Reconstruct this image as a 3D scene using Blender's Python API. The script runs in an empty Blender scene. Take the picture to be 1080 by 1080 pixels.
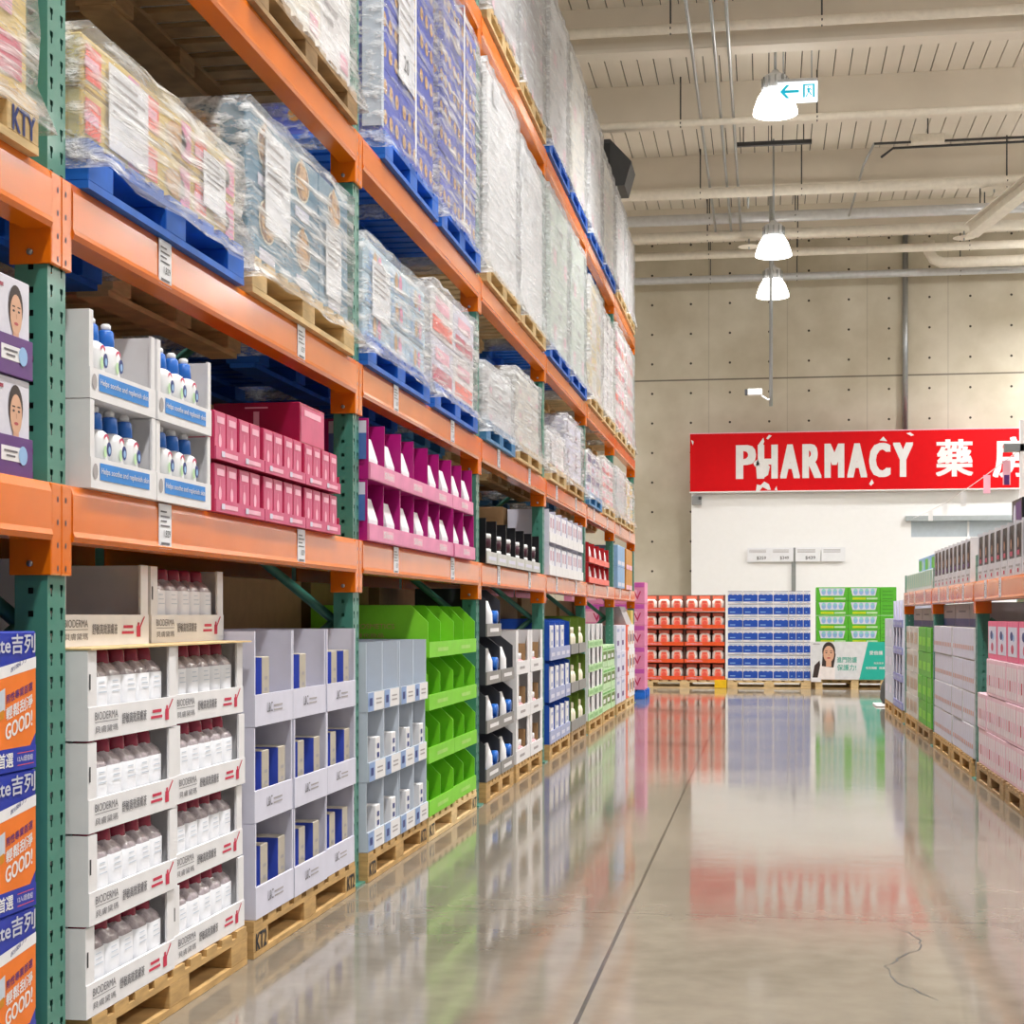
import bpy, bmesh, math, random
from mathutils import Vector, Matrix

RND = random.Random(11)
SC = bpy.context.scene
COL = SC.collection
PI = math.pi

# ------------------------------------------------------------------ materials
def lin(h):
    h = h.lstrip('#')
    v = [int(h[i:i + 2], 16) / 255 for i in (0, 2, 4)]
    return tuple((c / 12.92 if c <= .04045 else ((c + .055) / 1.055) ** 2.4) for c in v) + (1,)

MATS = {}
def mat(name, hexc, rough=.5, metal=0, vary=.06, bump=0, scale=14, spec=.5, coat=0, stretch=(1, 1, 1)):
    if name in MATS: return MATS[name]
    m = bpy.data.materials.new(name); m.use_nodes = True
    nt = m.node_tree; b = nt.nodes['Principled BSDF']
    c = lin(hexc)
    b.inputs['Roughness'].default_value = rough
    b.inputs['Metallic'].default_value = metal
    b.inputs['Specular IOR Level'].default_value = spec
    b.inputs['Coat Weight'].default_value = coat; b.inputs['Coat Roughness'].default_value = .12
    tc = nt.nodes.new('ShaderNodeTexCoord'); mp = nt.nodes.new('ShaderNodeMapping')
    mp.inputs['Scale'].default_value = stretch
    no = nt.nodes.new('ShaderNodeTexNoise'); no.inputs['Scale'].default_value = scale; no.inputs['Detail'].default_value = 3
    nt.links.new(tc.outputs['Object'], mp.inputs[0]); nt.links.new(mp.outputs[0], no.inputs['Vector'])
    rp = nt.nodes.new('ShaderNodeMapRange')
    rp.inputs['From Min'].default_value = .3; rp.inputs['From Max'].default_value = .7
    rp.inputs['To Min'].default_value = 1 - vary; rp.inputs['To Max'].default_value = 1 + vary
    nt.links.new(no.outputs['Fac'], rp.inputs['Value'])
    mx = nt.nodes.new('ShaderNodeVectorMath'); mx.operation = 'SCALE'
    mx.inputs[0].default_value = c[:3]
    nt.links.new(rp.outputs[0], mx.inputs['Scale']); nt.links.new(mx.outputs[0], b.inputs['Base Color'])
    if bump:
        bp = nt.nodes.new('ShaderNodeBump'); bp.inputs['Strength'].default_value = bump; bp.inputs['Distance'].default_value = .01
        nt.links.new(no.outputs['Fac'], bp.inputs['Height']); nt.links.new(bp.outputs[0], b.inputs['Normal'])
    MATS[name] = m
    return m

def emis(name, hexc, strength):
    if name in MATS: return MATS[name]
    m = bpy.data.materials.new(name); m.use_nodes = True
    b = m.node_tree.nodes['Principled BSDF']
    b.inputs['Base Color'].default_value = lin(hexc)
    b.inputs['Emission Color'].default_value = lin(hexc)
    b.inputs['Emission Strength'].default_value = strength
    MATS[name] = m
    return m

def film(name, lo, hi, tint='#ffffff', scale=15):
    """stretch film: clear sheet with wrinkles that catch the lamps"""
    if name in MATS: return MATS[name]
    m = bpy.data.materials.new(name); m.use_nodes = True
    nt = m.node_tree; b = nt.nodes['Principled BSDF']; out = nt.nodes['Material Output']
    b.inputs['Base Color'].default_value = lin(tint); b.inputs['Roughness'].default_value = .14
    b.inputs['Specular IOR Level'].default_value = .9
    tc = nt.nodes.new('ShaderNodeTexCoord'); mp = nt.nodes.new('ShaderNodeMapping')
    mp.inputs['Rotation'].default_value = (.6, 0, 0); mp.inputs['Scale'].default_value = (1, .22, 2.2)
    no = nt.nodes.new('ShaderNodeTexNoise'); no.inputs['Scale'].default_value = scale; no.inputs['Detail'].default_value = 5
    no.inputs['Roughness'].default_value = .62; no.inputs['Distortion'].default_value = .35
    nt.links.new(tc.outputs['Object'], mp.inputs[0]); nt.links.new(mp.outputs[0], no.inputs['Vector'])
    rp = nt.nodes.new('ShaderNodeMapRange'); rp.inputs['From Min'].default_value = .46; rp.inputs['From Max'].default_value = .68
    rp.inputs['To Min'].default_value = lo; rp.inputs['To Max'].default_value = hi
    nt.links.new(no.outputs['Fac'], rp.inputs['Value'])
    bp = nt.nodes.new('ShaderNodeBump'); bp.inputs['Strength'].default_value = 1; bp.inputs['Distance'].default_value = .045
    nt.links.new(no.outputs['Fac'], bp.inputs['Height']); nt.links.new(bp.outputs[0], b.inputs['Normal'])
    tr = nt.nodes.new('ShaderNodeBsdfTransparent'); mx = nt.nodes.new('ShaderNodeMixShader')
    nt.links.new(rp.outputs[0], mx.inputs[0]); nt.links.new(tr.outputs[0], mx.inputs[1]); nt.links.new(b.outputs[0], mx.inputs[2])
    nt.links.new(mx.outputs[0], out.inputs['Surface'])
    MATS[name] = m
    return m

WHITE = mat('white_card', '#e9e8ea', .55, vary=.03)
LAV = mat('lavender_card', '#d9d9ea', .5, vary=.03)
PALEBLUE = mat('pale_blue_card', '#c6d0dd', .5, vary=.03)
GREYC = mat('grey_card', '#a9a4a6', .6, vary=.05)
DGREY = mat('dark_grey_card', '#3b3d44', .5)
BLACK = mat('black_card', '#15151a', .35)
INK = mat('grey_ink', '#6c6a70', .6)
INKD = mat('dark_ink', '#26262c', .6)
INKR = mat('red_ink', '#c8304e', .6)
KRAFT = mat('brown_card', '#a4825a', .7, vary=.08)
ORANGE = mat('orange_paint', '#e3720a', .22, vary=.05, scale=5, coat=.22)
GREEN = mat('green_paint', '#458676', .38, vary=.07, scale=9, coat=.2)
STEEL = mat('zinc_steel', '#a9adb0', .35, metal=.8)
WOOD = mat('pale_pine', '#bf9a63', .65, vary=.22, scale=9, stretch=(1, 1, 6))
WOODN = mat('fresh_pine', '#dcbf8c', .65, vary=.18, scale=9, stretch=(1, 1, 6))
WOODD = mat('grey_pine', '#a98a62', .7, vary=.25, scale=9, stretch=(1, 1, 6))
BLUEP = mat('blue_pallet_paint', '#1769d0', .5, vary=.2, scale=8)
LBLUEP = mat('light_blue_pallet_paint', '#4b8fc4', .5, vary=.2, scale=8)
BLUE = mat('royal_blue_card', '#3a53c8', .4)
CBLUE = mat('cobalt_card', '#1d4fb5', .4)
BEIGE = mat('beige_card', '#bdb5a6', .5)
LIME = mat('lime_card', '#80d42c', .45, vary=.04)
LIMED = mat('lime_inner_card', '#70c41e', .5)
CRIM = mat('crimson_card', '#c8305f', .35)
PINK = mat('rose_card', '#e58cb4', .45)
PINKL = mat('light_pink_card', '#f3b8cc', .45)
MAG = mat('magenta_card', '#b0107a', .4)
BURG = mat('burgundy_plastic', '#992e48', .25)
CLEAR = mat('clear_bottle_plastic', '#a2989d', .12, vary=.15, spec=.9, bump=.4, scale=60)
LABELW = mat('white_label_paper', '#eceef4', .4, vary=.02)
BCAP = mat('blue_plastic', '#2b6fcd', .3)
WPLAS = mat('white_plastic', '#f1f2f4', .3, vary=.02)
PURPLE = mat('purple_card', '#5a2a78', .4)
RED = mat('red_card', '#b81620', .4)
ORC = mat('orange_card', '#ee5a26', .45)
ORL = mat('salmon_bag', '#f2927a', .4, vary=.15, bump=.4, scale=40)
CORAL = mat('coral_print', '#f2604f', .4)
TEAL = mat('teal_bag', '#136f92', .35, vary=.1)
BROWN = mat('brown_print', '#8a5a34', .5, vary=.3, scale=40)
TAN = mat('tan_print', '#cda06a', .5, vary=.2, scale=40)
YEL = mat('yellow_card', '#d9bd62', .5, vary=.08)
OLIVE = mat('olive_card', '#5d7a1e', .5)
CREAM = mat('cream_plastic', '#ece4cf', .4)
SKYC = mat('sky_card', '#8fb6e0', .45)
AMBER = mat('amber_card', '#d08a1c', .45)
SKIN = mat('printed_skin', '#d8a98c', .5, vary=.03)
HAIR = mat('printed_hair', '#3a2c2a', .5)
LIPS = mat('printed_lips', '#b84a50', .5)
TURQ = mat('turquoise_print', '#22b3a0', .45, vary=.03)
MINT = mat('mint_print', '#8fd3cb', .45)
GREENC = mat('leaf_green_card', '#55b52c', .45)
GREEND = mat('forest_green_card', '#2f6b26', .5)
LGREEN = mat('pale_green_card', '#bfe0b0', .5)
NAVY = mat('navy_print', '#26397f', .45)
YELB = mat('yellow_paint', '#f2c414', .5)
PIPEW = mat('cream_pipe_paint', '#e3ddd0', .5)
PIPES = mat('silver_pipe', '#c9ccd0', .35, metal=.4)
CEILP = mat('ceiling_paint', '#e2dbcf', .7, vary=.03, scale=2)
BEAMP = mat('ceiling_beam_paint', '#dad2c4', .7, vary=.04, scale=2)
DARKM = mat('dark_metal', '#3a3c40', .5)
TAPE = mat('clear_tape', '#c9b48c', .3)

F_LIGHT = film('light_stretch_film', .10, .62)
F_MID = film('medium_stretch_film', .22, .95)
F_HEAVY = film('heavy_stretch_film', .4, .93, '#f0f3f6', 18)

# ------------------------------------------------------------------ mesh builder
TXT = {}
def text_geo(s, bold=0.0):
    k = (s, bold)
    if k in TXT: return TXT[k]
    cu = bpy.data.curves.new('lettering', 'FONT'); cu.body = s; cu.offset = bold; cu.resolution_u = 3
    ob = bpy.data.objects.new('lettering', cu); COL.objects.link(ob)
    dg = bpy.context.evaluated_depsgraph_get()
    me = bpy.data.meshes.new_from_object(ob.evaluated_get(dg))
    vs = [(v.co.x, v.co.y) for v in me.vertices]; fs = [tuple(p.vertices) for p in me.polygons]
    bpy.data.objects.remove(ob); bpy.data.curves.remove(cu); bpy.data.meshes.remove(me)
    x0 = min(v[0] for v in vs); x1 = max(v[0] for v in vs); y0 = min(v[1] for v in vs); y1 = max(v[1] for v in vs)
    vs = [((a - x0) / (x1 - x0), (b - y0) / (y1 - y0)) for a, b in vs]
    TXT[k] = (vs, fs, (x1 - x0) / (y1 - y0))
    return TXT[k]

class MB:
    def __init__(s): s.v = []; s.f = []; s.m = []; s.mats = []; s.sm = []
    def mi(s, m):
        if m not in s.mats: s.mats.append(m)
        return s.mats.index(m)
    def add(s, vs, fs, m, smooth=False):
        o = len(s.v); s.v += [tuple(v) for v in vs]; k = s.mi(m)
        for f in fs: s.f.append(tuple(i + o for i in f)); s.m.append(k); s.sm.append(smooth)
        return s
    def box(s, x0, x1, y0, y1, z0, z1, m, c=0):
        if c:
            bm = bmesh.new(); bmesh.ops.create_cube(bm, size=1)
            bmesh.ops.transform(bm, verts=bm.verts, matrix=Matrix.Translation(((x0 + x1) / 2, (y0 + y1) / 2, (z0 + z1) / 2)) @ Matrix.Diagonal((x1 - x0, y1 - y0, z1 - z0, 1)))
            bmesh.ops.bevel(bm, geom=list(bm.edges), offset=c, segments=1, affect='EDGES')
            bm.verts.index_update()
            s.add([v.co[:] for v in bm.verts], [[v.index for v in f.verts] for f in bm.faces], m); bm.free()
            return s
        vs = [(x0, y0, z0), (x1, y0, z0), (x1, y1, z0), (x0, y1, z0), (x0, y0, z1), (x1, y0, z1), (x1, y1, z1), (x0, y1, z1)]
        return s.add(vs, [(0, 3, 2, 1), (4, 5, 6, 7), (0, 1, 5, 4), (1, 2, 6, 5), (2, 3, 7, 6), (3, 0, 4, 7)], m)
    def prism(s, pts, axis, a0, a1, m):
        """extrude polygon pts along axis: axis 'y' takes (x,z), 'x' takes (y,z), 'z' takes (x,y)"""
        def mk(p, a): return {'y': (p[0], a, p[1]), 'x': (a, p[0], p[1]), 'z': (p[0], p[1], a)}[axis]
        n = len(pts); vs = [mk(p, a0) for p in pts] + [mk(p, a1) for p in pts]
        fs = [tuple(range(n))[::-1], tuple(range(n, 2 * n))] + [(i, (i + 1) % n, n + (i + 1) % n, n + i) for i in range(n)]
        bm = bmesh.new(); bv = [bm.verts.new(v) for v in vs]
        for f in fs: bm.faces.new([bv[i] for i in f])
        bmesh.ops.recalc_face_normals(bm, faces=bm.faces); bm.verts.index_update()
        s.add([v.co[:] for v in bm.verts], [[v.index for v in f.verts] for f in bm.faces], m); bm.free()
        return s
    def lathe(s, prof, m, cx=0, cy=0, n=16, sq=0, axis='z', cap=True):
        """profile [(r,z)], sq squares the section off"""
        vs = []; fs = []
        for r, z in prof:
            for i in range(n):
                a = 2 * PI * i / n; ca, sa = math.cos(a), math.sin(a)
                k = 1
                if sq: k = (1 / (abs(ca) ** sq + abs(sa) ** sq)) ** (1 / sq)
                p = (r * k * ca, r * k * sa, z)
                if axis == 'x': p = (p[2], p[0], p[1])
                if axis == 'y': p = (p[1], p[2], p[0])
                vs.append((p[0] + cx, p[1] + cy, p[2]) if axis == 'z' else p)
        k = len(prof)
        for j in range(k - 1):
            for i in range(n):
                i2 = (i + 1) % n
                fs.append((j * n + i, j * n + i2, (j + 1) * n + i2, (j + 1) * n + i))
        if cap: fs += [tuple(range(n))[::-1], tuple(range((k - 1) * n, k * n))]
        return s.add(vs, fs, m, True)
    def tube(s, pts, r, m, n=10):
        P = [Vector(p) for p in pts]; vs = []; fs = []
        up = None
        for i, p in enumerate(P):
            d = (P[min(i + 1, len(P) - 1)] - P[max(i - 1, 0)]).normalized()
            if up is None: up = Vector((0, 0, 1)) if abs(d.z) < .9 else Vector((1, 0, 0))
            a = d.cross(up).normalized(); b = a.cross(d).normalized(); up = b
            for k in range(n):
                t = 2 * PI * k / n; vs.append(p + a * r * math.cos(t) + b * r * math.sin(t))
        for j in range(len(P) - 1):
            for k in range(n):
                k2 = (k + 1) % n; fs.append((j * n + k, j * n + k2, (j + 1) * n + k2, (j + 1) * n + k))
        fs += [tuple(range(n))[::-1], tuple(range((len(P) - 1) * n, len(P) * n))]
        return s.add(vs, fs, m, True)
    # printed shapes, e proud of the plane. F: +x face (u=y), N: -y face (u=x), T: +z face (u=x, v=y)
    def _pt(s, face, u, v, e, o=0):
        return {'F': (o + e, u, v), 'N': (u, o - e, v), 'T': (u, v, o + e)}[face]
    def poly(s, face, pts, m, e=.0012, o=0):
        return s.add([s._pt(face, u, v, e, o) for u, v in pts], [tuple(range(len(pts)))], m)
    def rect(s, face, u0, u1, v0, v1, m, e=.0012, o=0):
        return s.poly(face, [(u0, v0), (u1, v0), (u1, v1), (u0, v1)], m, e, o)
    def disc(s, face, u, v, ru, rv, m, e=.0012, o=0, n=16):
        return s.poly(face, [(u + ru * math.cos(2 * PI * i / n), v + rv * math.sin(2 * PI * i / n)) for i in range(n)], m, e, o)
    def text(s, face, t, u, v, h, m, w=None, bold=0, e=.0014, o=0, shear=0):
        vs, fs, ar = text_geo(t)
        w = w or h * ar; q = bold * h
        for i, (du, dv) in enumerate([(0, 0)] + ([(q, 0), (-q, 0), (0, q * .6), (0, -q * .6)] if bold else [])):
            s.add([s._pt(face, u + du + a * w, v + dv + b * h + a * w * shear, e + i * .00006, o) for a, b in vs], fs, m)
        return s
    def mesh(s, name):
        me = bpy.data.meshes.new(name); me.from_pydata(s.v, [], s.f)
        for m in s.mats: me.materials.append(m)
        me.polygons.foreach_set('material_index', s.m); me.polygons.foreach_set('use_smooth', s.sm)
        me.update(); return me
    def build(s, name, parent=None, loc=(0, 0, 0), rz=0):
        return link(name, s.mesh(name), parent, loc, rz)

def link(name, me, parent=None, loc=(0, 0, 0), rz=0):
    o = bpy.data.objects.new(name, me); COL.objects.link(o)
    o.location = loc; o.rotation_euler = (0, 0, rz)
    if parent: o.parent = parent
    return o
def empty(name, loc=(0, 0, 0), rz=0):
    o = link(name, None, None, loc, rz); o.empty_display_size = .05; return o
def tag(o, label, cat, group=None):
    o['label'] = label; o['category'] = cat
    if group: o['group'] = group
    return o
def struct(o): o['kind'] = 'structure'; return o

KIDS = {}
def kids(o):
    return [c for c in bpy.data.objects if c.parent == o]
def tree(o, depth=2):
    """a thing's parts and sub-parts, read once"""
    if o.name not in KIDS:
        KIDS[o.name] = [(c, kids(c)) for c in kids(o)]
    return KIDS[o.name]
USED = set()
def put(o, loc, label, cat, group=None, rz=0):
    """first use moves the thing itself, later uses copy it with its parts"""
    if o.name not in USED:
        USED.add(o.name); tree(o); r = o
    else:
        r = o.copy(); COL.objects.link(r)
        for k in ('label', 'category', 'group'):
            if k in r: del r[k]
        for c, gs in tree(o):
            d = c.copy(); COL.objects.link(d); d.parent = r
            for g in gs:
                h = g.copy(); COL.objects.link(h); h.parent = d
    r.location = loc; r.rotation_euler = (0, 0, rz)
    return tag(r, label, cat, group)

ORD = ['first', 'second', 'third', 'fourth', 'fifth', 'sixth', 'seventh', 'eighth', 'ninth', 'tenth']
def rown(i, n):
    if n == 1: return 'only row'
    return 'bottom row' if i == 0 else 'top row' if i == n - 1 else ORD[i] + ' row up'
def coln(j, n):
    if n == 1: return 'single column'
    return 'nearest column' if j == 0 else 'farthest column' if j == n - 1 else ORD[j] + ' column'

class Side:
    """a rack frontage: local x = 0 is the front plane, y runs along it to the viewer's right"""
    def __init__(s, X, Y, rz): s.X = X; s.Y = Y; s.rz = rz
    def at(s, x, y, z):
        c, n = math.cos(s.rz), math.sin(s.rz)
        return (s.X + c * x - n * y, s.Y + n * x + c * y, z)
LEFT = Side(0, 0, 0)            # local coordinates = world, front planes near x = -1.5
FAR = Side(0, 22.9, -PI / 2)    # faces the camera: local y = world x
def rt(y): return -y
RIGHT = Side(1.3, 0, PI)        # faces the aisle from the right: local y = -world y

# ------------------------------------------------------------------ camera
cam = bpy.data.cameras.new('camera'); co = bpy.data.objects.new('camera', cam); COL.objects.link(co)
co.location = (0, 0, 1.02); co.rotation_euler = (PI / 2, 0, math.radians(8.954))
cam.sensor_width = 36; cam.lens = 1699.2 / 1080 * 36; cam.shift_y = (649.6 - 540) / 1080
cam.clip_start = .05; SC.camera = co
SC.view_settings.view_transform = 'Standard'; SC.view_settings.look = 'None'; SC.view_settings.gamma = 1
SC.view_settings.exposure = 0.0
SC.cycles.max_bounces = 10; SC.cycles.diffuse_bounces = 4; SC.cycles.glossy_bounces = 4
SC.cycles.transparent_max_bounces = 14; SC.cycles.sample_clamp_indirect = 6

# ------------------------------------------------------------------ room shell
def mathn(nt, op, a, b=None, c=None):
    n = nt.nodes.new('ShaderNodeMath'); n.operation = op
    for i, v in enumerate((a, b, c)):
        if v is None: continue
        if isinstance(v, (int, float)): n.inputs[i].default_value = v
        else: nt.links.new(v, n.inputs[i])
    return n.outputs[0]

def floor_mat():
    m = bpy.data.materials.new('polished_concrete'); m.use_nodes = True
    nt = m.node_tree; b = nt.nodes['Principled BSDF']
    ge = nt.nodes.new('ShaderNodeNewGeometry'); sx = nt.nodes.new('ShaderNodeSeparateXYZ'); nt.links.new(ge.outputs['Position'], sx.inputs[0])
    X, Y = sx.outputs[0], sx.outputs[1]
    n1 = nt.nodes.new('ShaderNodeTexNoise'); n1.inputs['Scale'].default_value = .9; n1.inputs['Detail'].default_value = 6
    n2 = nt.nodes.new('ShaderNodeTexNoise'); n2.inputs['Scale'].default_value = 9; n2.inputs['Detail'].default_value = 5
    nt.links.new(ge.outputs['Position'], n1.inputs['Vector']); nt.links.new(ge.outputs['Position'], n2.inputs['Vector'])
    cr = nt.nodes.new('ShaderNodeValToRGB')
    cr.color_ramp.elements[0].position = .3; cr.color_ramp.elements[0].color = lin('#70695e')
    cr.color_ramp.elements[1].position = .7; cr.color_ramp.elements[1].color = lin('#90887b')
    v = mathn(nt, 'ADD', mathn(nt, 'MULTIPLY', n1.outputs['Fac'], .6), mathn(nt, 'MULTIPLY', n2.outputs['Fac'], .4))
    nt.links.new(v, cr.inputs[0])
    # saw-cut joints
    j1 = mathn(nt, 'LESS_THAN', mathn(nt, 'ABSOLUTE', mathn(nt, 'ADD', X, .47)), .006)
    fr = mathn(nt, 'ABSOLUTE', mathn(nt, 'SUBTRACT', mathn(nt, 'FRACT', mathn(nt, 'DIVIDE', mathn(nt, 'SUBTRACT', Y, 5.52 - 1.37), 2.74)), .5))
    j2 = mathn(nt, 'LESS_THAN', fr, .0016)
    j = mathn(nt, 'MAXIMUM', j1, mathn(nt, 'MULTIPLY', j2, .7))
    mx = nt.nodes.new('ShaderNodeMixRGB'); nt.links.new(j, mx.inputs[0]); nt.links.new(cr.outputs[0], mx.inputs[1]); mx.inputs[2].default_value = lin('#3d3a36')
    nt.links.new(mx.outputs[0], b.inputs['Base Color'])
    rr = nt.nodes.new('ShaderNodeMapRange'); rr.inputs['From Min'].default_value = .3; rr.inputs['From Max'].default_value = .7
    rr.inputs['To Min'].default_value = .055; rr.inputs['To Max'].default_value = .11
    nt.links.new(n1.outputs['Fac'], rr.inputs['Value']); nt.links.new(rr.outputs[0], b.inputs['Roughness'])
    b.inputs['Specular IOR Level'].default_value = .4
    bp = nt.nodes.new('ShaderNodeBump'); bp.inputs['Strength'].default_value = .012; bp.inputs['Distance'].default_value = .02
    nt.links.new(n2.outputs['Fac'], bp.inputs['Height']); nt.links.new(bp.outputs[0], b.inputs['Normal'])
    return m

def wall_mat():
    """cast concrete with tie holes and pour joints"""
    m = bpy.data.materials.new('cast_concrete'); m.use_nodes = True
    nt = m.node_tree; b = nt.nodes['Principled BSDF']; b.inputs['Roughness'].default_value = .75
    ge = nt.nodes.new('ShaderNodeNewGeometry'); sx = nt.nodes.new('ShaderNodeSeparateXYZ'); nt.links.new(ge.outputs['Position'], sx.inputs[0])
    X, Z = sx.outputs[0], sx.outputs[2]
    n1 = nt.nodes.new('ShaderNodeTexNoise'); n1.inputs['Scale'].default_value = 1.3; n1.inputs['Detail'].default_value = 7
    nt.links.new(ge.outputs['Position'], n1.inputs['Vector'])
    cr = nt.nodes.new('ShaderNodeValToRGB')
    cr.color_ramp.elements[0].position = .3; cr.color_ramp.elements[0].color = lin('#b8b09c')
    cr.color_ramp.elements[1].position = .7; cr.color_ramp.elements[1].color = lin('#d3cdbd')
    nt.links.new(n1.outputs['Fac'], cr.inputs[0])
    px, pz = .652, .5
    fx = mathn(nt, 'MULTIPLY', mathn(nt, 'SUBTRACT', mathn(nt, 'FRACT', mathn(nt, 'ADD', mathn(nt, 'DIVIDE', mathn(nt, 'ADD', X, 1.9), px), 20.5)), .5), px)
    fz = mathn(nt, 'MULTIPLY', mathn(nt, 'SUBTRACT', mathn(nt, 'FRACT', mathn(nt, 'ADD', mathn(nt, 'DIVIDE', mathn(nt, 'SUBTRACT', Z, 6.276), pz), 20.5)), .5), pz)
    d = mathn(nt, 'SQRT', mathn(nt, 'ADD', mathn(nt, 'MULTIPLY', fx, fx), mathn(nt, 'MULTIPLY', fz, fz)))
    hole = mathn(nt, 'LESS_THAN', d, .02)
    jz = mathn(nt, 'LESS_THAN', mathn(nt, 'ABSOLUTE', mathn(nt, 'SUBTRACT', Z, 4.997)), .014)
    jx = mathn(nt, 'LESS_THAN', mathn(nt, 'ABSOLUTE', mathn(nt, 'SUBTRACT', mathn(nt, 'FRACT', mathn(nt, 'ADD', mathn(nt, 'DIVIDE', mathn(nt, 'ADD', X, .95), 1.304), 20.5)), .5)), .006)
    k = mathn(nt, 'MAXIMUM', mathn(nt, 'MAXIMUM', hole, mathn(nt, 'MULTIPLY', jz, .7)), mathn(nt, 'MULTIPLY', jx, .22))
    mx = nt.nodes.new('ShaderNodeMixRGB'); nt.links.new(k, mx.inputs[0]); nt.links.new(cr.outputs[0], mx.inputs[1]); mx.inputs[2].default_value = lin('#38332c')
    nt.links.new(mx.outputs[0], b.inputs['Base Color'])
    bp = nt.nodes.new('ShaderNodeBump'); bp.inputs['Strength'].default_value = .15; bp.inputs['Distance'].default_value = .02
    nt.links.new(n1.outputs['Fac'], bp.inputs['Height']); nt.links.new(bp.outputs[0], b.inputs['Normal'])
    return m
CONC = wall_mat()
WX0, WX1, WY0, WY1, WH = -11, 11, -7, 27.3, 7.3
struct(MB().box(WX0, WX1, WY0, WY1, -.2, 0, floor_mat()).build('floor'))
struct(MB().box(WX0 - .2, WX1 + .2, WY1, WY1 + .2, 0, WH, CONC).build('wall_far'))
PLAINW = mat('plain_wall_paint', '#cfc9bc', .8)
struct(MB().box(WX0 - .2, WX0, WY0, WY1, 0, WH, PLAINW).build('wall_left'))
mb = MB(); mb.box(WX0, WX1, WY0, WY1, WH + .03, WH + .1, DARKM)
x = WX0
while x < WX1:
    mb.box(x, x + .172, WY0, WY1, WH, WH + .03, CEILP); x += .184
struct(mb.build('ceiling'))
for i, y in enumerate((-3.9, -.95, 2.0, 4.95, 7.85, 10.75, 13.7, 16.6, 19.1, 22.1, 24.95)):
    mb = MB(); mb.box(WX0, WX1, y, y + .16, 6.86, WH, BEAMP).box(WX0, WX1, y - .04, y + .2, 6.82, 6.86, CEILP)
    struct(mb.build('ceiling_beam'))
# floor crack
pts = [(955, 973), (944, 985), (933, 1000), (937, 1012), (950, 1022), (957, 1035), (953, 1055), (962, 1070)]
cr = []
for i in range(26):
    t = i / 25; cr.append((.41 + .07 * math.sin(t * 7) + .012 * RND.uniform(-1, 1), 5.4 - t * 1.0))
mb = MB()
for a, b in zip(cr, cr[1:]):
    w = RND.uniform(.0008, .0032)
    mb.add([(a[0] - w, a[1], .0006), (a[0] + w, a[1], .0006), (b[0] + w, b[1], .0006), (b[0] - w, b[1], .0006)], [(3, 2, 1, 0)], DARKM)
struct(mb.build('floor_crack'))

# white pharmacy partition, pass-through window band
PW = mat('partition_white', '#f5f6f8', .6, vary=.01)
mb = MB(); mb.box(-1.22, 2.33, 26.84, 26.98, 0, 3.1, PW).box(2.33, 10.9, 26.84, 26.98, 0, 2.3, PW).box(2.33, 10.9, 26.84, 26.98, 2.62, 3.1, PW)
struct(mb.build('wall_partition'))
GLZ = mat('blue_grey_glass', '#cbd6df', .25, vary=.04)
mb = MB(); mb.box(2.33, 10.9, 26.93, 26.95, 2.3, 2.62, GLZ)
w = struct(mb.build('window_1'))
fr = MB(); fr.box(2.24, 10.9, 26.79, 26.84, 2.56, 2.64, mat('window_rail_grey', '#a8b0b4', .4)).box(3.22, 3.25, 26.88, 26.93, 2.3, 2.56, WPLAS)
fr.build('window_frame', w)

# ------------------------------------------------------------------ lamps
GLOW = emis('lamp_glow', '#fffaf0', 8)
LAMP_W = 900
FILL_GLOW = emis('fill_lamp_glow', '#fffaf4', 50)  # boosted glow for the added fill lamps out of view
def high_bay(x, y, z, rod_top, power=900, glow=None, beam=124):
    t = empty('high_bay_lamp', (x, y, z))
    MB().lathe([(.1, .24), (.13, .25), (.135, .28), (.13, .38), (.11, .41), (.05, .44), (.03, .47)], PIPES, n=20).build('housing', t)
    for i in range(0 if glow else 12):
        a = 2 * PI * i / 12; MB().tube([(.14 * math.cos(a), .14 * math.sin(a), .25), (.14 * math.cos(a), .14 * math.sin(a), .38)], .008, STEEL, 5).build('cooling_fin', t)
    MB().lathe([(.238, 0), (.232, .05), (.19, .17), (.14, .25)], glow or GLOW, n=24).build('bell_lens', t)
    MB().tube([(0, 0, .46), (0, 0, rod_top - z)], .014, STEEL, 8).build('hanging_rod', t)
    l = bpy.data.lights.new('lamp_light', 'SPOT'); l.energy = power; l.color = (1, .985, .965)
    l.shadow_soft_size = .22; l.spot_size = math.radians(beam); l.spot_blend = .8
    lo = bpy.data.objects.new('lamp_light', l); COL.objects.link(lo); lo.parent = t; lo.location = (0, 0, -.06)
    return t
for k, (y, z) in enumerate(((-3.5, 6.4), (.7, 6.4), (4.9, 6.4), (9.1, 6.4), (13.3, 6.4), (17.5, 6.4), (21.5, 5.76), (24.0, 5.71))):
    lb = {5: 'bell-shaped high bay lamp hanging beside the white exit sign', 6: 'bell-shaped high bay lamp above the red banner, upper of the two', 7: 'bell-shaped high bay lamp behind the camera pole, lowest and smallest'}.get(k, 'bell-shaped high bay lamp over the aisle, number %s from the back end' % ORD[k])
    tag(high_bay(.1, y, z, 7.3, (1050, 1050, 1050, 1050, 1050, 950, 600, 450)[k]), lb, 'lamp', 'high bay lamps over the aisle')

for r_, x in (('next aisle on the right', 5.2), ('second aisle on the right', 9.0), ('aisle beyond the left rack', -6.2)):  # unseen lamp rows added to brighten the ceiling and far wall
    for k, y in enumerate((.7, 4.9, 9.1, 13.3, 17.5, 21.5, 25.0)):
        tag(high_bay(x, y, 6.4, 7.3, 1000 if y < 15 else 950 if y < 24 else 1200, FILL_GLOW, 168 if y > 24 else 124), 'added bell-shaped fill lamp over the %s, %s from the back' % (r_, ORD[k]), 'lamp', 'added fill lamps over the neighbouring aisles')

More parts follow.
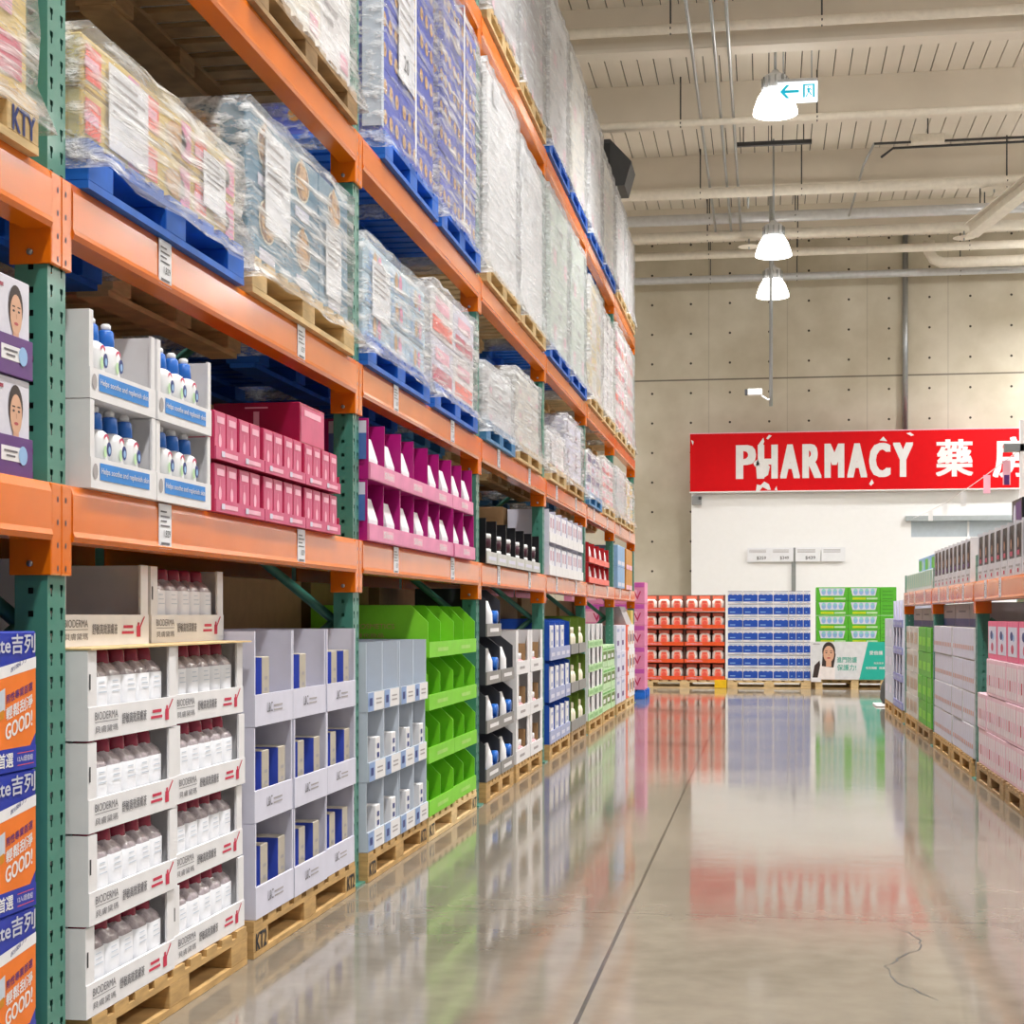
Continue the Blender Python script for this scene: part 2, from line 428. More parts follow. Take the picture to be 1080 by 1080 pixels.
# ------------------------------------------------------------------ pallet racks
def post_mesh(h):
    mb = MB(); w, d, p = .045, .075, .05
    ys = [-w, -.032, -.028, -.022, -.018, .018, .022, .028, .032, w]
    n = int(h / p)
    for i in range(n):
        z0 = i * p; zs = [z0, z0 + .012, z0 + .026, z0 + .038, z0 + p]
        for r in range(4):
            for c in range(9):
                hole = (r == 2 and c in (1, 2, 3, 5, 6, 7)) or (r == 1 and c in (2, 6))
                if hole: continue
                mb.add([(0, ys[c], zs[r]), (0, ys[c + 1], zs[r]), (0, ys[c + 1], zs[r + 1]), (0, ys[c], zs[r + 1])], [(0, 1, 2, 3)], GREEN)
        xs = [-d, -.044, -.032, 0]; zq = [z0, z0 + .018, z0 + .031, z0 + p]
        for r in range(3):
            for c in range(3):
                if r == 1 and c == 1: continue
                q = [(xs[c], zq[r]), (xs[c + 1], zq[r]), (xs[c + 1], zq[r + 1]), (xs[c], zq[r + 1])]
                mb.add([(a, -w, b) for a, b in q], [(0, 1, 2, 3)], GREEN); mb.add([(a, w, b) for a, b in q], [(3, 2, 1, 0)], GREEN)
    H = n * p
    mb.add([(-d, -w, 0), (-d, w, 0), (-d, w, H), (-d, -w, H)], [(3, 2, 1, 0)], DARKM)
    mb.add([(-d, -w, H), (0, -w, H), (0, w, H), (-d, w, H)], [(0, 1, 2, 3)], GREEN)
    return mb.mesh('upright')

def rack(name, label, side, y0, nbay, levels, height, tags, backs=True, group=None, pitch=2.6, skip=()):
    t = empty(name, side.at(0, y0, 0), side.rz); tag(t, label, 'storage rack')
    pm = post_mesh(height); D = 1.02
    rear = MB().box(-D - .075, -D, -.045, .045, 0, height, GREEN, .004).mesh('rear_post')
    foot = MB().box(-.11, .02, -.07, .07, 0, .008, GREEN).mesh('foot_plate')
    n = 0; br = MB(); 
    zz = .25
    def bar(a, b): 
        return MB().tube([a, b], .02, GREEN, 4)
    braces = []
    fl = 0
    while zz + .75 < height:
        a, b = ((-.08, zz), (-D, zz + .75)) if fl else ((-D, zz), (-.08, zz + .75))
        braces.append(MB().tube([(a[0], 0, a[1]), (b[0], 0, b[1])], .018, GREEN, 4).mesh('brace'))
        fl = not fl; zz += .75
    for i in range(nbay + 1):
        u = link('upright', pm, t, (0, i * pitch, 0))
        link('rear_post', rear, u); link('foot_plate', foot, u)
        for b in braces: link('brace', b, u)
    conn = {}
    for s in (-1, 1):
        c = MB(); a, b = (.0015, .05) if s > 0 else (-.05, -.0015)
        c.box(.001, .012, a, b, -.075, .125, ORANGE, .003)
        e = .046 * s
        c.box(-.085, .012, min(e, e + .006 * s), max(e, e + .006 * s), -.075, .125, ORANGE, .002)
        for q in range(4): c.disc('F', .02 * s, -.06 + q * .05, .004, .007, DARKM, .0006, .012, 8)
        if s < 0:
            c.lathe([(.007, 0), (.007, .006)], STEEL, n=8, axis='y')
            for i in range(len(c.v) - 16, len(c.v)): vx, vy, vz = c.v[i]; c.v[i] = (vx - .035, vy - .06, vz - .05)
        conn[s] = c.mesh('connector')
    L = pitch
    bm_ = MB().prism([(-.05, 0), (.014, 0), (.018, .012), (.014, .024), (.014, .105), (.008, .125), (-.02, .125), (-.02, .09), (-.05, .09)], 'y', .054, L - .054, ORANGE).mesh('beam')
    rb = MB().box(-D - .05, -D + .004, .05, L - .05, 0, .125, ORANGE, .004).mesh('rear_beam')
    sdk = MB().box(-D, -.051, .056, L - .056, .1, .1245, WOODD).mesh('shelf_deck')
    tg = MB().box(0, .002, 0, .085, .008, .122, LABELW)
    for q in range(4): tg.rect('F', .008, .05 + .02 * (q % 2), .1 - q * .012, .104 - q * .012, INK, .001, .002)
    tg.rect('F', .012, .07, .018, .024, INK, .001, .002)
    tgm = tg.text('F', '1,829', .03, .035, .02, INKD, .045, e=.001, o=.002).mesh('price_tag')
    for zi, zt in enumerate(levels):
        for i in range(nbay):
            if (zi, i) in skip: continue
            b = link('beam', bm_, t, (0, i * L, zt - .125))
            link('connector', conn[1], b, (0, 0, 0)); link('connector', conn[-1], b, (0, L, 0))
            link('rear_beam', rb, b)
            if zi == 0: link('shelf_deck', sdk, b)
            if zi in tags:
                for off in tags[zi]:
                    link('price_tag', tgm, b, (.0148, off, 0))
    return t
LV = (1.308, 1.979, 2.846, 4.28)
rack('pallet_rack', 'long orange and green pallet rack along the left of the aisle', Side(-1.53, .72, 0), 0, 7, LV, 4.5,
     {0: (.56, 1.78), 1: (.56, 1.78)})
rack('pallet_rack', 'low orange and green rack on the right, single beam level', Side(1.3, 15.6, PI), 0, 3, (1.235,), 1.45, {0: (.5, 1.1, 2.0)})
# the rack of the next aisle stands back to back behind the left one
rack('pallet_rack', 'dim pallet rack backing onto the tall one, seen through its bays', Side(-2.75, .72, 0), 0, 7, (1.308, 1.979), 2.8, {})

# ------------------------------------------------------------------ pallets
PM = {}
def pallet_proto(w, d, m, stencil=None):
    k = (w, d, m.name, stencil)
    if k in PM: return PM[k]
    t = empty('pallet')
    dk = MB(); n = 9
    for i in range(n):
        y = (w - .095) * i / (n - 1); dk.box(-d, 0, y, y + .085, .094, .112, m)
    for x in (-d, -d / 2 - .05, -.1): dk.box(x, x + .1, 0, w, .078, .094, m)
    dk.build('deck', t)
    bl = MB().box(-.13, 0, 0, .14, .018, .078, m, .002)
    blm = bl.mesh('block')
    if stencil:
        b2 = MB().box(-.13, 0, 0, .14, .018, .078, m, .002); b2.text('F', stencil, .02, .022, .05, NAVY if stencil == 'KTY' else INKD, .1, .05)
        bls = b2.mesh('block')
    sk = MB().box(-.1, 0, 0, w, 0, .018, m).mesh('skid')
    for x in (0, -d / 2 + .065, -d + .13):
        for y in (0, w / 2 - .07, w - .14):
            link('block', bls if stencil and x == 0 and y != w / 2 - .07 else blm, t, (x, y, 0))
        link('skid', sk, t, (x - (0 if x == 0 else .015), 0, 0))
    PM[k] = t
    return t
def pallet(side, x, y, z, w, m, label, d=1.0, stencil=None, group=None):
    put(pallet_proto(round(w, 2), d, m, stencil), side.at(x, y, z + .001), label, 'pallet', group, side.rz)

# ------------------------------------------------------------------ display trays
def tray_proto(name, w, d, h, lip, m, ml=None, fl=.0, slope=None, lipprint=None, t=.006, div=0, mdiv=None, sideprint=None, back=True):
    """open fronted carton: body (bottom, back, sides, front flanges) with a front lip as its part"""
    mb = MB(); g = .002
    mb.box(-d, -t, g, w - g, 0, t, m)
    if back: mb.box(-d, -d + t, g, w - g, t, h, m)
    s = slope if slope is not None else h
    for y in (g, w - g - t):
        mb.prism([(-d + (t if back else 0), t), (-t, t), (-t, s), (-t - (.08 if slope else 0), h), (-d + (t if back else 0), h)], 'y', y, y + t, m)
    for k in range(div):
        y = w * (k + 1) / (div + 1)
        mb.prism([(-d + t, t), (-t - .004, t), (-t - .004, s), (-t - (.08 if slope else .004), h), (-d + t, h)], 'y', y - t / 2, y + t / 2, mdiv or m)
    if fl:
        mb.box(-t, 0, g, fl, lip, h, m).box(-t, 0, w - fl, w - g, lip, h, m)
    if sideprint: sideprint(mb)
    root = mb.build(name)
    lb = MB(); lb.box(-t, .002, g, w - g, 0, lip, ml or m)
    if lipprint: lipprint(lb, w, lip)
    lb.build('front_lip', root)
    return root

def grid(side, X, proto, ys, zs, desc, cat, group, skip=(), jit=.004):
    n, k = len(zs), len(ys)
    for i, z in enumerate(zs):
        for j, y in enumerate(ys):
            if (i, j) in skip: continue
            dx = RND.uniform(-jit, jit)
            put(proto, side.at(X + dx, y, z), '%s, %s, %s' % (desc, coln(j, k), rown(i, n)), cat, group, side.rz)

# --- white bottle trays on the first floor pallet
pallet(LEFT, -1.5, 3.44, 0, 1.1, WOOD, 'wooden pallet on the floor under the white bottle trays')
def bio_print(b, w, lip):
    b.text('F', 'BIODERMA', .035, lip * .6, .018, INK, .13, 0, o=.002)
    b.rect('F', .035, .165, lip * .52, lip * .54, INK, o=.002)
    b.text('F', '貝膚黛瑪', .035, lip * .2, .016, INK, .13, 0, o=.002)
    b.text('F', '舒敏高效潔膚液', .19, lip * .36, .026, INK, .15, .01, o=.002)
    b.rect('F', w - .17, w - .11, lip * .55, lip * .65, INKR, o=.002).rect('F', w - .18, w - .105, lip * .36, lip * .45, INKR, o=.002)
    b.rect('F', w - .085, w - .06, lip * .25, lip * .62, INKR, o=.002).rect('F', w - .078, w - .067, lip * .62, lip * .74, INKR, o=.002)
    b.poly('F', [(w - .066, lip * .6), (w - .06, lip * .56), (w - .03, lip * .92), (w - .036, lip * .95)], INKR, o=.002)
bio = {}
for j, (y, w) in enumerate(((3.41, .55), (3.965, .575))):
    def sp(mb): mb.rect('F', .008, .016, .115, .15, INKD, .001, 0)
    bio[j] = tray_proto('display_tray', w, .4, .203, .075, WHITE, fl=.05, lipprint=bio_print, sideprint=sp)
bot = MB().lathe([(.04, 0), (.045, .004), (.045, .138), (.04, .15), (.026, .163), (.02, .17)], CLEAR, n=20, sq=5).build('bottle')
lbm = MB().lathe([(.0455, .006), (.046, .007), (.046, .134), (.0455, .135)], LABELW, n=20, sq=6, cap=False)
for q in range(3): lbm.rect('F', -.02, .012 + .006 * q, .122 - .012 * q, .1245 - .012 * q, PALEBLUE, .0012, .046)
lbm.build('label', bot)
MB().lathe([(.024, .16), (.028, .164), (.026, .19), (.022, .195)], BURG, n=14).build('cap', bot)
zs_b = (.115, .323, .531, .739)
def bottles(X, z, y, w, skipn, phr, n):
    st = (w - .12) / n
    for k in range(n):
        if k in skipn: continue
        put(bot, (X - .055 - RND.uniform(0, .004), y + .06 + st * (k + .5), z + .0065), 'clear burgundy-capped bottle, %s from the left, %s' % (ORD[k], phr), 'bottle', 'bottles in the white trays')
for i, z in enumerate(zs_b):
    for j, (y, w) in enumerate(((3.41, .55), (3.965, .575))):
        X = -1.5 + RND.uniform(-.006, .006) + (-.012 if j else 0)
        nm = 'near' if j == 0 else 'far'
        put(bio[j], (X, y, z), 'white bottle tray on the first pallet, %s column, %s' % (nm, rown(i, 5)), 'display tray', 'white bottle trays')
        bottles(X, z, y, w, (), 'in the %s tray of the %s' % (nm, rown(i, 5)), 5)
tag(MB().box(-1.93, -1.49, 3.41, 4.55, .9435, .9475, WOODN).build('slip_sheet'), 'thin tan board under the topmost white bottle trays', 'board')
put(bio[0], (-1.59, 3.45, .948), 'empty white tray behind the front post, top of its stack', 'display tray', 'white bottle trays')
put(bio[1], (-1.6, 4.04, .948), 'white bottle tray, far one on top of the tan board', 'display tray', 'white bottle trays')
bottles(-1.6, .948, 4.04, .575, (), 'in the tray on the tan board', 5)

# --- lavender trays of blue boxes
pallet(LEFT, -1.5, 4.6, 0, 1.2, WOOD, 'wooden pallet stenciled KT2 beside the second green post', stencil='KT2')
def lav_print(b, w, lip):
    b.text('F', 'L&C', w * .3, lip * .4, .03, INK, .055, 0, o=.002)
    for q in range(2): b.rect('F', w * .47, w * .7, lip * (.42 + .14 * q), lip * (.47 + .14 * q), GREYC, o=.002)
lav = tray_proto('display_tray', .392, .38, .285, .095, LAV, fl=.012, lipprint=lav_print)
bx = MB().box(-.24, 0, 0, .07, 0, .2, BEIGE, .002)
for q in range(3): bx.rect('F', .02, .05, .06 + q * .035, .07 + q * .035, GREYC)
bx.rect('N', -.2385, -.0015, .002, .198, BLUE).rect('N', -.2, -.06, .15, .165, LAV, .0022)
bbx = bx.build('product_box')
ys = (4.61, 5.003, 5.396); zs = (.115, .402, .689)
grid(LEFT, -1.5, lav, ys, zs, 'pale lavender tray beside the white bottle trays', 'display tray', 'lavender trays')
for i, z in enumerate(zs):
    for j, y in enumerate(ys):
        for k, off in enumerate((.125, .29)):
            if i == 2 and (j, k) in ((0, 1), (1, 1)): continue
            put(bbx, (-1.5 - .012 - RND.uniform(0, .008), y + off + RND.uniform(-.012, .012), z + .0065), 'blue and beige box, %s in lavender tray, %s, %s' % (('near one', 'far one')[k], coln(j, 3), rown(i, 3)), 'box', 'blue boxes in lavender trays')

# --- pale grey-blue trays
pallet(LEFT, -1.5, 5.99, 0, 1.08, WOOD, 'wooden pallet under the pale blue trays, just past the second post', stencil='KT2')
def pb_print(b, w, lip):
    b.rect('F', .004, w * .36, .002, lip - .002, mat('soft_blue_print', '#8fa9d6', .5), o=.002).rect('F', w * .36, w - .004, .002, lip - .002, WHITE, o=.002)
    b.rect('F', w * .1, w * .26, lip * .3, lip * .7, NAVY, .002, o=.002)
    for q in range(2): b.rect('F', w * .48, w * .82, lip * (.35 + .22 * q), lip * (.43 + .22 * q), GREYC, .002, o=.002)
pbt = tray_proto('display_tray', .268, .4, .265, .075, PALEBLUE, lipprint=pb_print, t=.005)
sb = MB().box(-.07, 0, 0, .075, 0, .155, WHITE, .002)
for q in range(3): sb.rect('F', .02, .055, .04 + q * .035, .06 + q * .035, NAVY)
sbx = sb.build('product_box')
sb = MB().box(-.07, 0, 0, .075, 0, .24, WHITE, .002)
for q in range(5): sb.rect('F', .015, .06, .1 + q * .024, .106 + q * .024, GREYC)
tbx = sb.build('product_box')
ys = [5.99 + .27 * k for k in range(4)]; zs = (.115, .383, .651)
grid(LEFT, -1.5, pbt, ys, zs, 'pale grey-blue tray before the lime green ones', 'display tray', 'pale blue trays')
for i, z in enumerate(zs[:2]):
    for j, y in enumerate(ys):
        put(sbx, (-1.512, y + .17, z + .0055), 'short white box with navy marks in pale blue tray, %s, %s' % (coln(j, 4), rown(i, 3)), 'box', 'short boxes in pale blue trays')
        put(tbx, (-1.585, y + .165, z + .0055), 'tall white box behind a navy-marked one, pale blue tray, %s, %s' % (coln(j, 4), rown(i, 3)), 'box', 'tall boxes in pale blue trays')

# --- lime green trays
pallet(LEFT, -1.5, 7.11, 0, 1.22, WOODN, 'pale wooden pallet under the lime green trays', stencil='KT')
def lime_print(b, w, lip):
    b.rect('F', w * .3, w * .7, lip * .35, lip * .6, mat('pale_lime_print', '#a8dc70', .5), o=.002)
def lime_side(mb):
    mb.text('N', 'CAP COSMETICS', -.42, .13, .022, TAN, .26, 0, o=.002).text('N', '卡普化妝品', -.37, .09, .02, TAN, .16, 0, o=.002)
lime = tray_proto('display_tray', .61, .55, .237, .07, LIME, lipprint=lime_print, div=1, mdiv=LIMED, slope=.16, sideprint=lime_side)
ys = (7.1, 7.715); zs = (.115, .354, .593, .832)
grid(LEFT, -1.5, lime, ys, zs, 'lime green divided tray', 'display tray', 'lime green trays')
pch = MB().prism([(-.02, 0), (0, 0), (.0, .02), (-.008, .12), (-.014, .12), (-.02, .03)], 'y', 0, .1, TAN).rect('F', .02, .08, .03, .08, WHITE, .002).build('pouch')
for i in range(3):
    for j, y in enumerate(ys):
        put(pch, (-1.9, y + .36, zs[i] + .0065), 'small tan pouch deep in lime green tray, %s, %s' % (coln(j, 2), rown(i, 4)), 'pouch', 'pouches in lime trays')

# --- dark trays of blue capped tubes
pallet(LEFT, -1.5, 8.62, 0, .96, WOOD, 'wooden pallet under the dark trays of blue-capped tubes')
def dk_print(b, w, lip):
    b.rect('F', w * .2, w * .8, lip * .35, lip * .65, WHITE, o=.002)
LG = mat('warm_grey_card', '#8c8a88', .5)
dkt = tray_proto('display_tray', .475, .4, .262, .07, DGREY, ml=LG, lipprint=dk_print, slope=.2)
tube = MB().lathe([(.034, 0), (.036, .003), (.036, .05)], BCAP, n=16).build('tube')
MB().add([(.036 * math.cos(a), .036 * math.sin(a), .05) for a in [2 * PI * i / 16 for i in range(16)]] +
         [(.034 * math.cos(a) if True else 0, .034 * math.sin(a), .12) for a in [2 * PI * i / 16 for i in range(16)]] +
         [(.006 * math.cos(a), .036 * math.sin(a), .19) for a in [2 * PI * i / 16 for i in range(16)]],
         [(r * 16 + i, r * 16 + (i + 1) % 16, (r + 1) * 16 + (i + 1) % 16, (r + 1) * 16 + i) for r in range(2) for i in range(16)] + [tuple(range(32, 48))], WPLAS, True).build('tube_body', tube)
lyt = MB().lathe([(.0, 0), (.034, 0), (.036, -.004), (.036, -.05)], BCAP, n=16, axis='x').build('tube')
MB().lathe([(.036, -.05), (.034, -.16), (.01, -.2)], WPLAS, n=16, axis='x').build('tube_body', lyt)
ys = (8.62, 9.1); zs = (.115, .379, .643, .907)
grid(LEFT, -1.5, dkt, ys, zs, 'dark grey tray just past the lime green stack', 'display tray', 'dark tube trays', skip=((3, 1),))
for i, z in enumerate(zs):
    for j, y in enumerate(ys):
        if (i, j) in ((3, 1),): continue
        put(tube, (-1.54, y + .235, z + .0065), 'white tube standing on its blue cap, dark tray, %s, %s' % (coln(j, 2), rown(i, 4)), 'tube', 'standing tubes in the dark trays')
        if (i, j) == (2, 1): continue
        n = 0
        for (dy, dz) in ((.335, .043), (.418, .043), (.376, .108)):
            put(lyt, (-1.52 + .01 * n, y + dy, z + dz), 'tube lying with blue cap outward, %s, dark tray, %s, %s' % (('left below', 'right below', 'on top')[n], coln(j, 2), rown(i, 4)), 'tube', 'lying tubes in the dark trays'); n += 1

# --- white window cartons of pink bottles
pallet(LEFT, -1.5, 9.68, 0, 1.16, WOOD, 'wooden pallet under the white window cartons of pink bottles')
def wf_print(b, w, lip): 
    b.rect('F', w * .25, w * .6, lip * .4, lip * .6, GREYC, o=.002)
wft = tray_proto('display_tray', .578, .35, .27, .08, WHITE, fl=.09, lipprint=wf_print)
pbm = MB().lathe([(.03, 0), (.034, .004), (.034, .075), (.014, .085)], mat('pink_bottle_plastic', '#d9a0a6', .3), n=14).build('bottle')
MB().lathe([(.02, .083), (.022, .085), (.022, .118), (.02, .12)], WPLAS, n=12).build('cap', pbm)
kp = MB().box(-.16, 0, 0, .006, 0, .18, KRAFT).build('cardboard_insert')
ys = (9.68, 10.262); zs = (.115, .387, .659)
grid(LEFT, -1.5, wft, ys, zs, 'white window carton of pink bottles', 'display tray', 'white window cartons')
for i, z in enumerate(zs):
    for j, y in enumerate(ys):
        put(kp, (-1.512, y + .455, z + .0065), 'brown card insert in white window carton, %s, %s' % (coln(j, 2), rown(i, 3)), 'card insert', 'brown card inserts')
        for k, (dy, dx) in enumerate(((.17, -.046), (.26, -.046), (.36, -.046))):
            put(pbm, (-1.5 + dx, y + dy, z + .0065), 'white-capped pink bottle, %s, white window carton, %s, %s' % (('left', 'middle', 'right')[k], coln(j, 2), rown(i, 3)), 'bottle', 'pink bottles in window cartons')

# --- cobalt blue trays
pallet(LEFT, -1.5, 11.22, 0, 1.2, WOOD, 'wooden pallet under the cobalt blue trays')
LILAC = mat('lilac_grey_card', '#a7aed2', .5)
def cb_print(b, w, lip):
    b.rect('F', w * .2, w * .8, lip * .3, lip * .6, LAV, o=.002)
cbt = tray_proto('display_tray', .298, .38, .293, .09, CBLUE, ml=LILAC, lipprint=cb_print, slope=.27)
sb = MB().box(-.1, 0, 0, .16, 0, .24, WHITE, .002).rect('F', .03, .13, .19, .21, LILAC).rect('F', .03, .1, .1, .13, LILAC)
wbx = sb.build('product_box')
ys = [11.22 + .3 * k for k in range(4)]; zs = (.115, .41, .705)
grid(LEFT, -1.5, cbt, ys, zs, 'cobalt blue tray with lilac lip', 'display tray', 'cobalt blue trays')
for i, z in enumerate(zs):
    for j, y in enumerate(ys):
        if (i, j) == (2, 3): continue
        put(wbx, (-1.509, y + .118, z + .0065), 'white box in cobalt blue tray, %s, %s' % (coln(j, 4), rown(i, 3)), 'box', 'white boxes in cobalt trays')

# --- olive trays of cream bottles
pallet(LEFT, -1.5, 12.5, 0, 1.05, WOODD, 'weathered wooden pallet under the olive green trays')
olt = tray_proto('display_tray', .5, .4, .3, .08, OLIVE, ml=LG, slope=.28)
crm = MB().lathe([(.05, 0), (.055, .005), (.055, .12), (.045, .15), (.03, .16)], CREAM, n=14).build('jar')
MB().lathe([(.036, .158), (.038, .16), (.038, .2), (.034, .204)], CREAM, n=14).build('lid', crm)
ys = (12.5, 13.01); zs = (.115, .417, .719)
grid(LEFT, -1.5, olt, ys, zs, 'olive green tray past the cobalt blue ones', 'display tray', 'olive trays')
for i, z in enumerate(zs):
    for j, y in enumerate(ys):
        for k in range(2):
            put(crm, (-1.566, y + .2 + .17 * k, z + .0065), 'cream jar in olive tray, %s, %s, %s' % (('left', 'right')[k], coln(j, 2), rown(i, 3)), 'jar', 'cream jars in olive trays')

# --- white and pale green cartons
pallet(LEFT, -1.5, 13.76, 0, 1.15, WOOD, 'wooden pallet under the white and pale green trays')
pallet(LEFT, -1.5, 14.98, 0, 1.18, WOOD, 'wooden pallet under the green striped cartons')
def wg_print(b, w, lip): b.rect('F', w * .1, w * .9, lip * .25, lip * .75, mat('soft_green_print', '#8cc07c', .5), o=.002)
wgt = tray_proto('display_tray', .38, .38, .207, .065, WHITE, ml=LGREEN, fl=.09, lipprint=wg_print)
gct = MB().box(-.36, 0, 0, .38, 0, .205, LGREEN, .002).rect('F', .02, .36, .06, .15, OLIVE).rect('F', .04, .25, .08, .12, WHITE, .0022)
gct.rect('F', .02, .36, .165, .18, GREENC)
gct = gct.build('carton')
wsb = MB().lathe([(.05, 0), (.055, .004), (.055, .1), (.05, .11)], WPLAS, n=14); wsb.rect('F', -.03, .03, .03, .07, LGREEN, .001, .056)
wsj = wsb.build('tub'); MB().lathe([(.054, .108), (.056, .11), (.056, .132), (.052, .135)], PINKL, n=14).build('lid', wsj)
ys = [13.76 + .384 * k for k in range(3)]; zs = (.115, .324, .533, .742)
grid(LEFT, -1.5, wgt, ys, zs, 'white tray with pale green lip', 'display tray', 'white and green trays')
for i, z in enumerate(zs[:3]):
    for j, y in enumerate(ys):
        put(wsj, (-1.566, y + .19, z + .0065), 'white tub with pink lid, pale green lipped tray, %s, %s' % (coln(j, 3), rown(i, 4)), 'tub', 'tubs in the pale green trays')
grid(LEFT, -1.5, gct, [14.98 + .395 * k for k in range(3)], zs[:3], 'green striped carton in the fifth bay', 'carton', 'green striped cartons')

# --- lavender, orange and white stacks in the last bay
pallet(LEFT, -1.5, 16.38, 0, 1.08, WOOD, 'wooden pallet under lavender stacks in the last bay')
pallet(LEFT, -1.5, 17.5, 0, 1.1, WOODN, 'pale wooden pallet at the far end of the left rack')
def plain_carton(w, d, h, m, pr=None, name='carton'):
    mb = MB().box(-d, 0, 0, w, 0, h, m, .003)
    mb.rect('T', -d / 2 - .02, -d / 2 + .02, .002, w - .002, TAPE, .0006, h)
    if pr: pr(mb)
    return mb.build(name)
def p_lv(mb): mb.rect('F', .05, .25, .06, .11, PURPLE).rect('F', .03, .3, .2, .23, LILAC)
def p_or(mb): mb.rect('F', .2, .34, .02, .25, WHITE).rect('F', .23, .31, .08, .16, NAVY, .0022)
def p_wy(mb): mb.rect('F', .04, .16, .05, .2, AMBER).rect('F', .2, .32, .08, .16, NAVY)
zs = (.115, .385, .655)
grid(LEFT, -1.5, plain_carton(.5, .4, .267, LAV, p_lv), (16.39, 16.92), zs, 'lavender carton in the last bay', 'carton', 'lavender cartons')
grid(LEFT, -1.5, plain_carton(.36, .4, .267, ORC, p_or), (17.5,), zs, 'orange and white carton in the last bay', 'carton', 'orange cartons')
grid(LEFT, -1.5, plain_carton(.36, .4, .267, WHITE, p_wy), (17.88, 18.25), zs, 'white carton with amber print in the last bay', 'carton', 'white amber cartons')
mb = MB().prism([(-.3, 0), (0, 0), (-.08, .2), (-.3, .2)], 'y', 0, .7, GREYC); tag(mb.build('display_box', None, (-1.5, 17.55, .924)), 'grey slant-fronted box on the stacks in the last bay', 'box')
tag(plain_carton(.3, .3, .16, YEL), 'yellow carton on top of the last bay stacks', 'carton').location = (-1.51, 18.26, .924)

# --- blue and orange display boxes at the frame's edge
def razor():
    w, h = .62, .29
    t = MB().box(-.4, 0, 0, w, 0, h, mat('deep_blue_card', '#1732a8', .35), .003).build('display_box')
    g = MB()
    g.poly('F', [(.2, .02), (.2, .17), (w - .004, .215), (w - .004, .075), (w - .03, .05)], mat('vivid_orange_card', '#ef7a22', .4), .0012)
    g.poly('F', [(.2, .165), (w - .003, .212), (w - .003, .236), (.2, .19)], WHITE, .0016)
    g.text('F', 'Gillette吉列', .33, .242, .04, mat('silver_print', '#c9ccd8', .35), .282, .03, e=.002, shear=.01)
    g.text('F', '刮鬍刀', .5, .205, .01, NAVY, .07, 0, e=.002, shear=.3)
    g.text('F', '男性專業首選', .48, .142, .018, PURPLE, .12, .02, e=.002, shear=.2)
    g.text('F', '輕鬆刮淨', .48, .108, .026, WHITE, .12, .03, e=.002, shear=.2)
    g.text('F', 'GOOD!', .478, .068, .032, WHITE, .12, .04, e=.002, shear=.2)
    g.poly('F', [(.2, .002), (w - .003, .002), (w - .003, .05), (.2, .05)], mat('deep_blue_card', '#1732a8', .35), .0018)
    g.text('F', '首選', .445, .012, .03, WHITE, .065, .03, e=.0024)
    g.text('F', '12入/超值組', .53, .02, .012, WHITE, .07, 0, e=.0024)
    g.rect('F', .53, .605, .037, .0385, CORAL, .0024).rect('F', .53, .605, .012, .0135, CORAL, .0024)
    g.poly('F', [(.42, .115), (.475, .13), (.475, .175), (.42, .16)], PALEBLUE, .0022)
    g.poly('F', [(.42, .1), (.47, .114), (.47, .132), (.42, .118)], AMBER, .0024)
    g.build('printed_front', t)
    return t
rz = razor()
for i in range(3):
    put(rz, (-1.53, 2.6, .115 + i * .2915), 'blue and orange display box by the front post, ' + ('bottom of its stack', 'middle of its stack', 'top of its stack')[i], 'display box', 'blue and orange boxes')
pallet(LEFT, -1.5, 2.1, 0, 1.12, WOOD, 'wooden pallet under the blue and orange boxes at the frame edge')
wc = plain_carton(.6, .35, .285, WHITE, lambda m: m.text('F', 'BIODERMA', .3, .16, .03, INK, .22).text('F', '貝膚黛瑪', .33, .1, .028, INK, .2))
for i in range(4):
    put(wc, (-1.96, 2.65, .115 + i * .287), 'white grey-lettered carton behind the front post, ' + rown(i, 4), 'carton', 'white cartons behind the front post')

# ================================================================== first beam level (1.308)
Z1 = LV[0] + .001
# --- purple boxes with a printed portrait
def portrait(g, u, v, s, o=0):
    """a printed woman's head: hair, face, neck, features"""
    g.disc('F', u, v + .3 * s, .25 * s, .36 * s, HAIR, .0012, o, 20)
    g.poly('F', [(u - .1 * s, v - .3 * s), (u + .1 * s, v - .3 * s), (u + .1 * s, v + .05 * s), (u - .1 * s, v + .05 * s)], SKIN, .0016, o)
    g.disc('F', u, v + .19 * s, .205 * s, .32 * s, SKIN, .002, o, 20)
    for q in (-1, 1):
        g.disc('F', u + q * .09 * s, v + .24 * s, .04 * s, .02 * s, HAIR, .0024, o, 8)
        g.rect('F', u + q * .09 * s - .05 * s, u + q * .09 * s + .05 * s, v + .3 * s, v + .32 * s, HAIR, .0024, o)
    g.disc('F', u, v + .04 * s, .075 * s, .026 * s, LIPS, .0024, o, 10)
    g.rect('F', u - .008 * s, u + .02 * s, v + .12 * s, v + .2 * s, LIPS if False else mat('printed_shadow_skin', '#c08e72', .5), .0024, o)
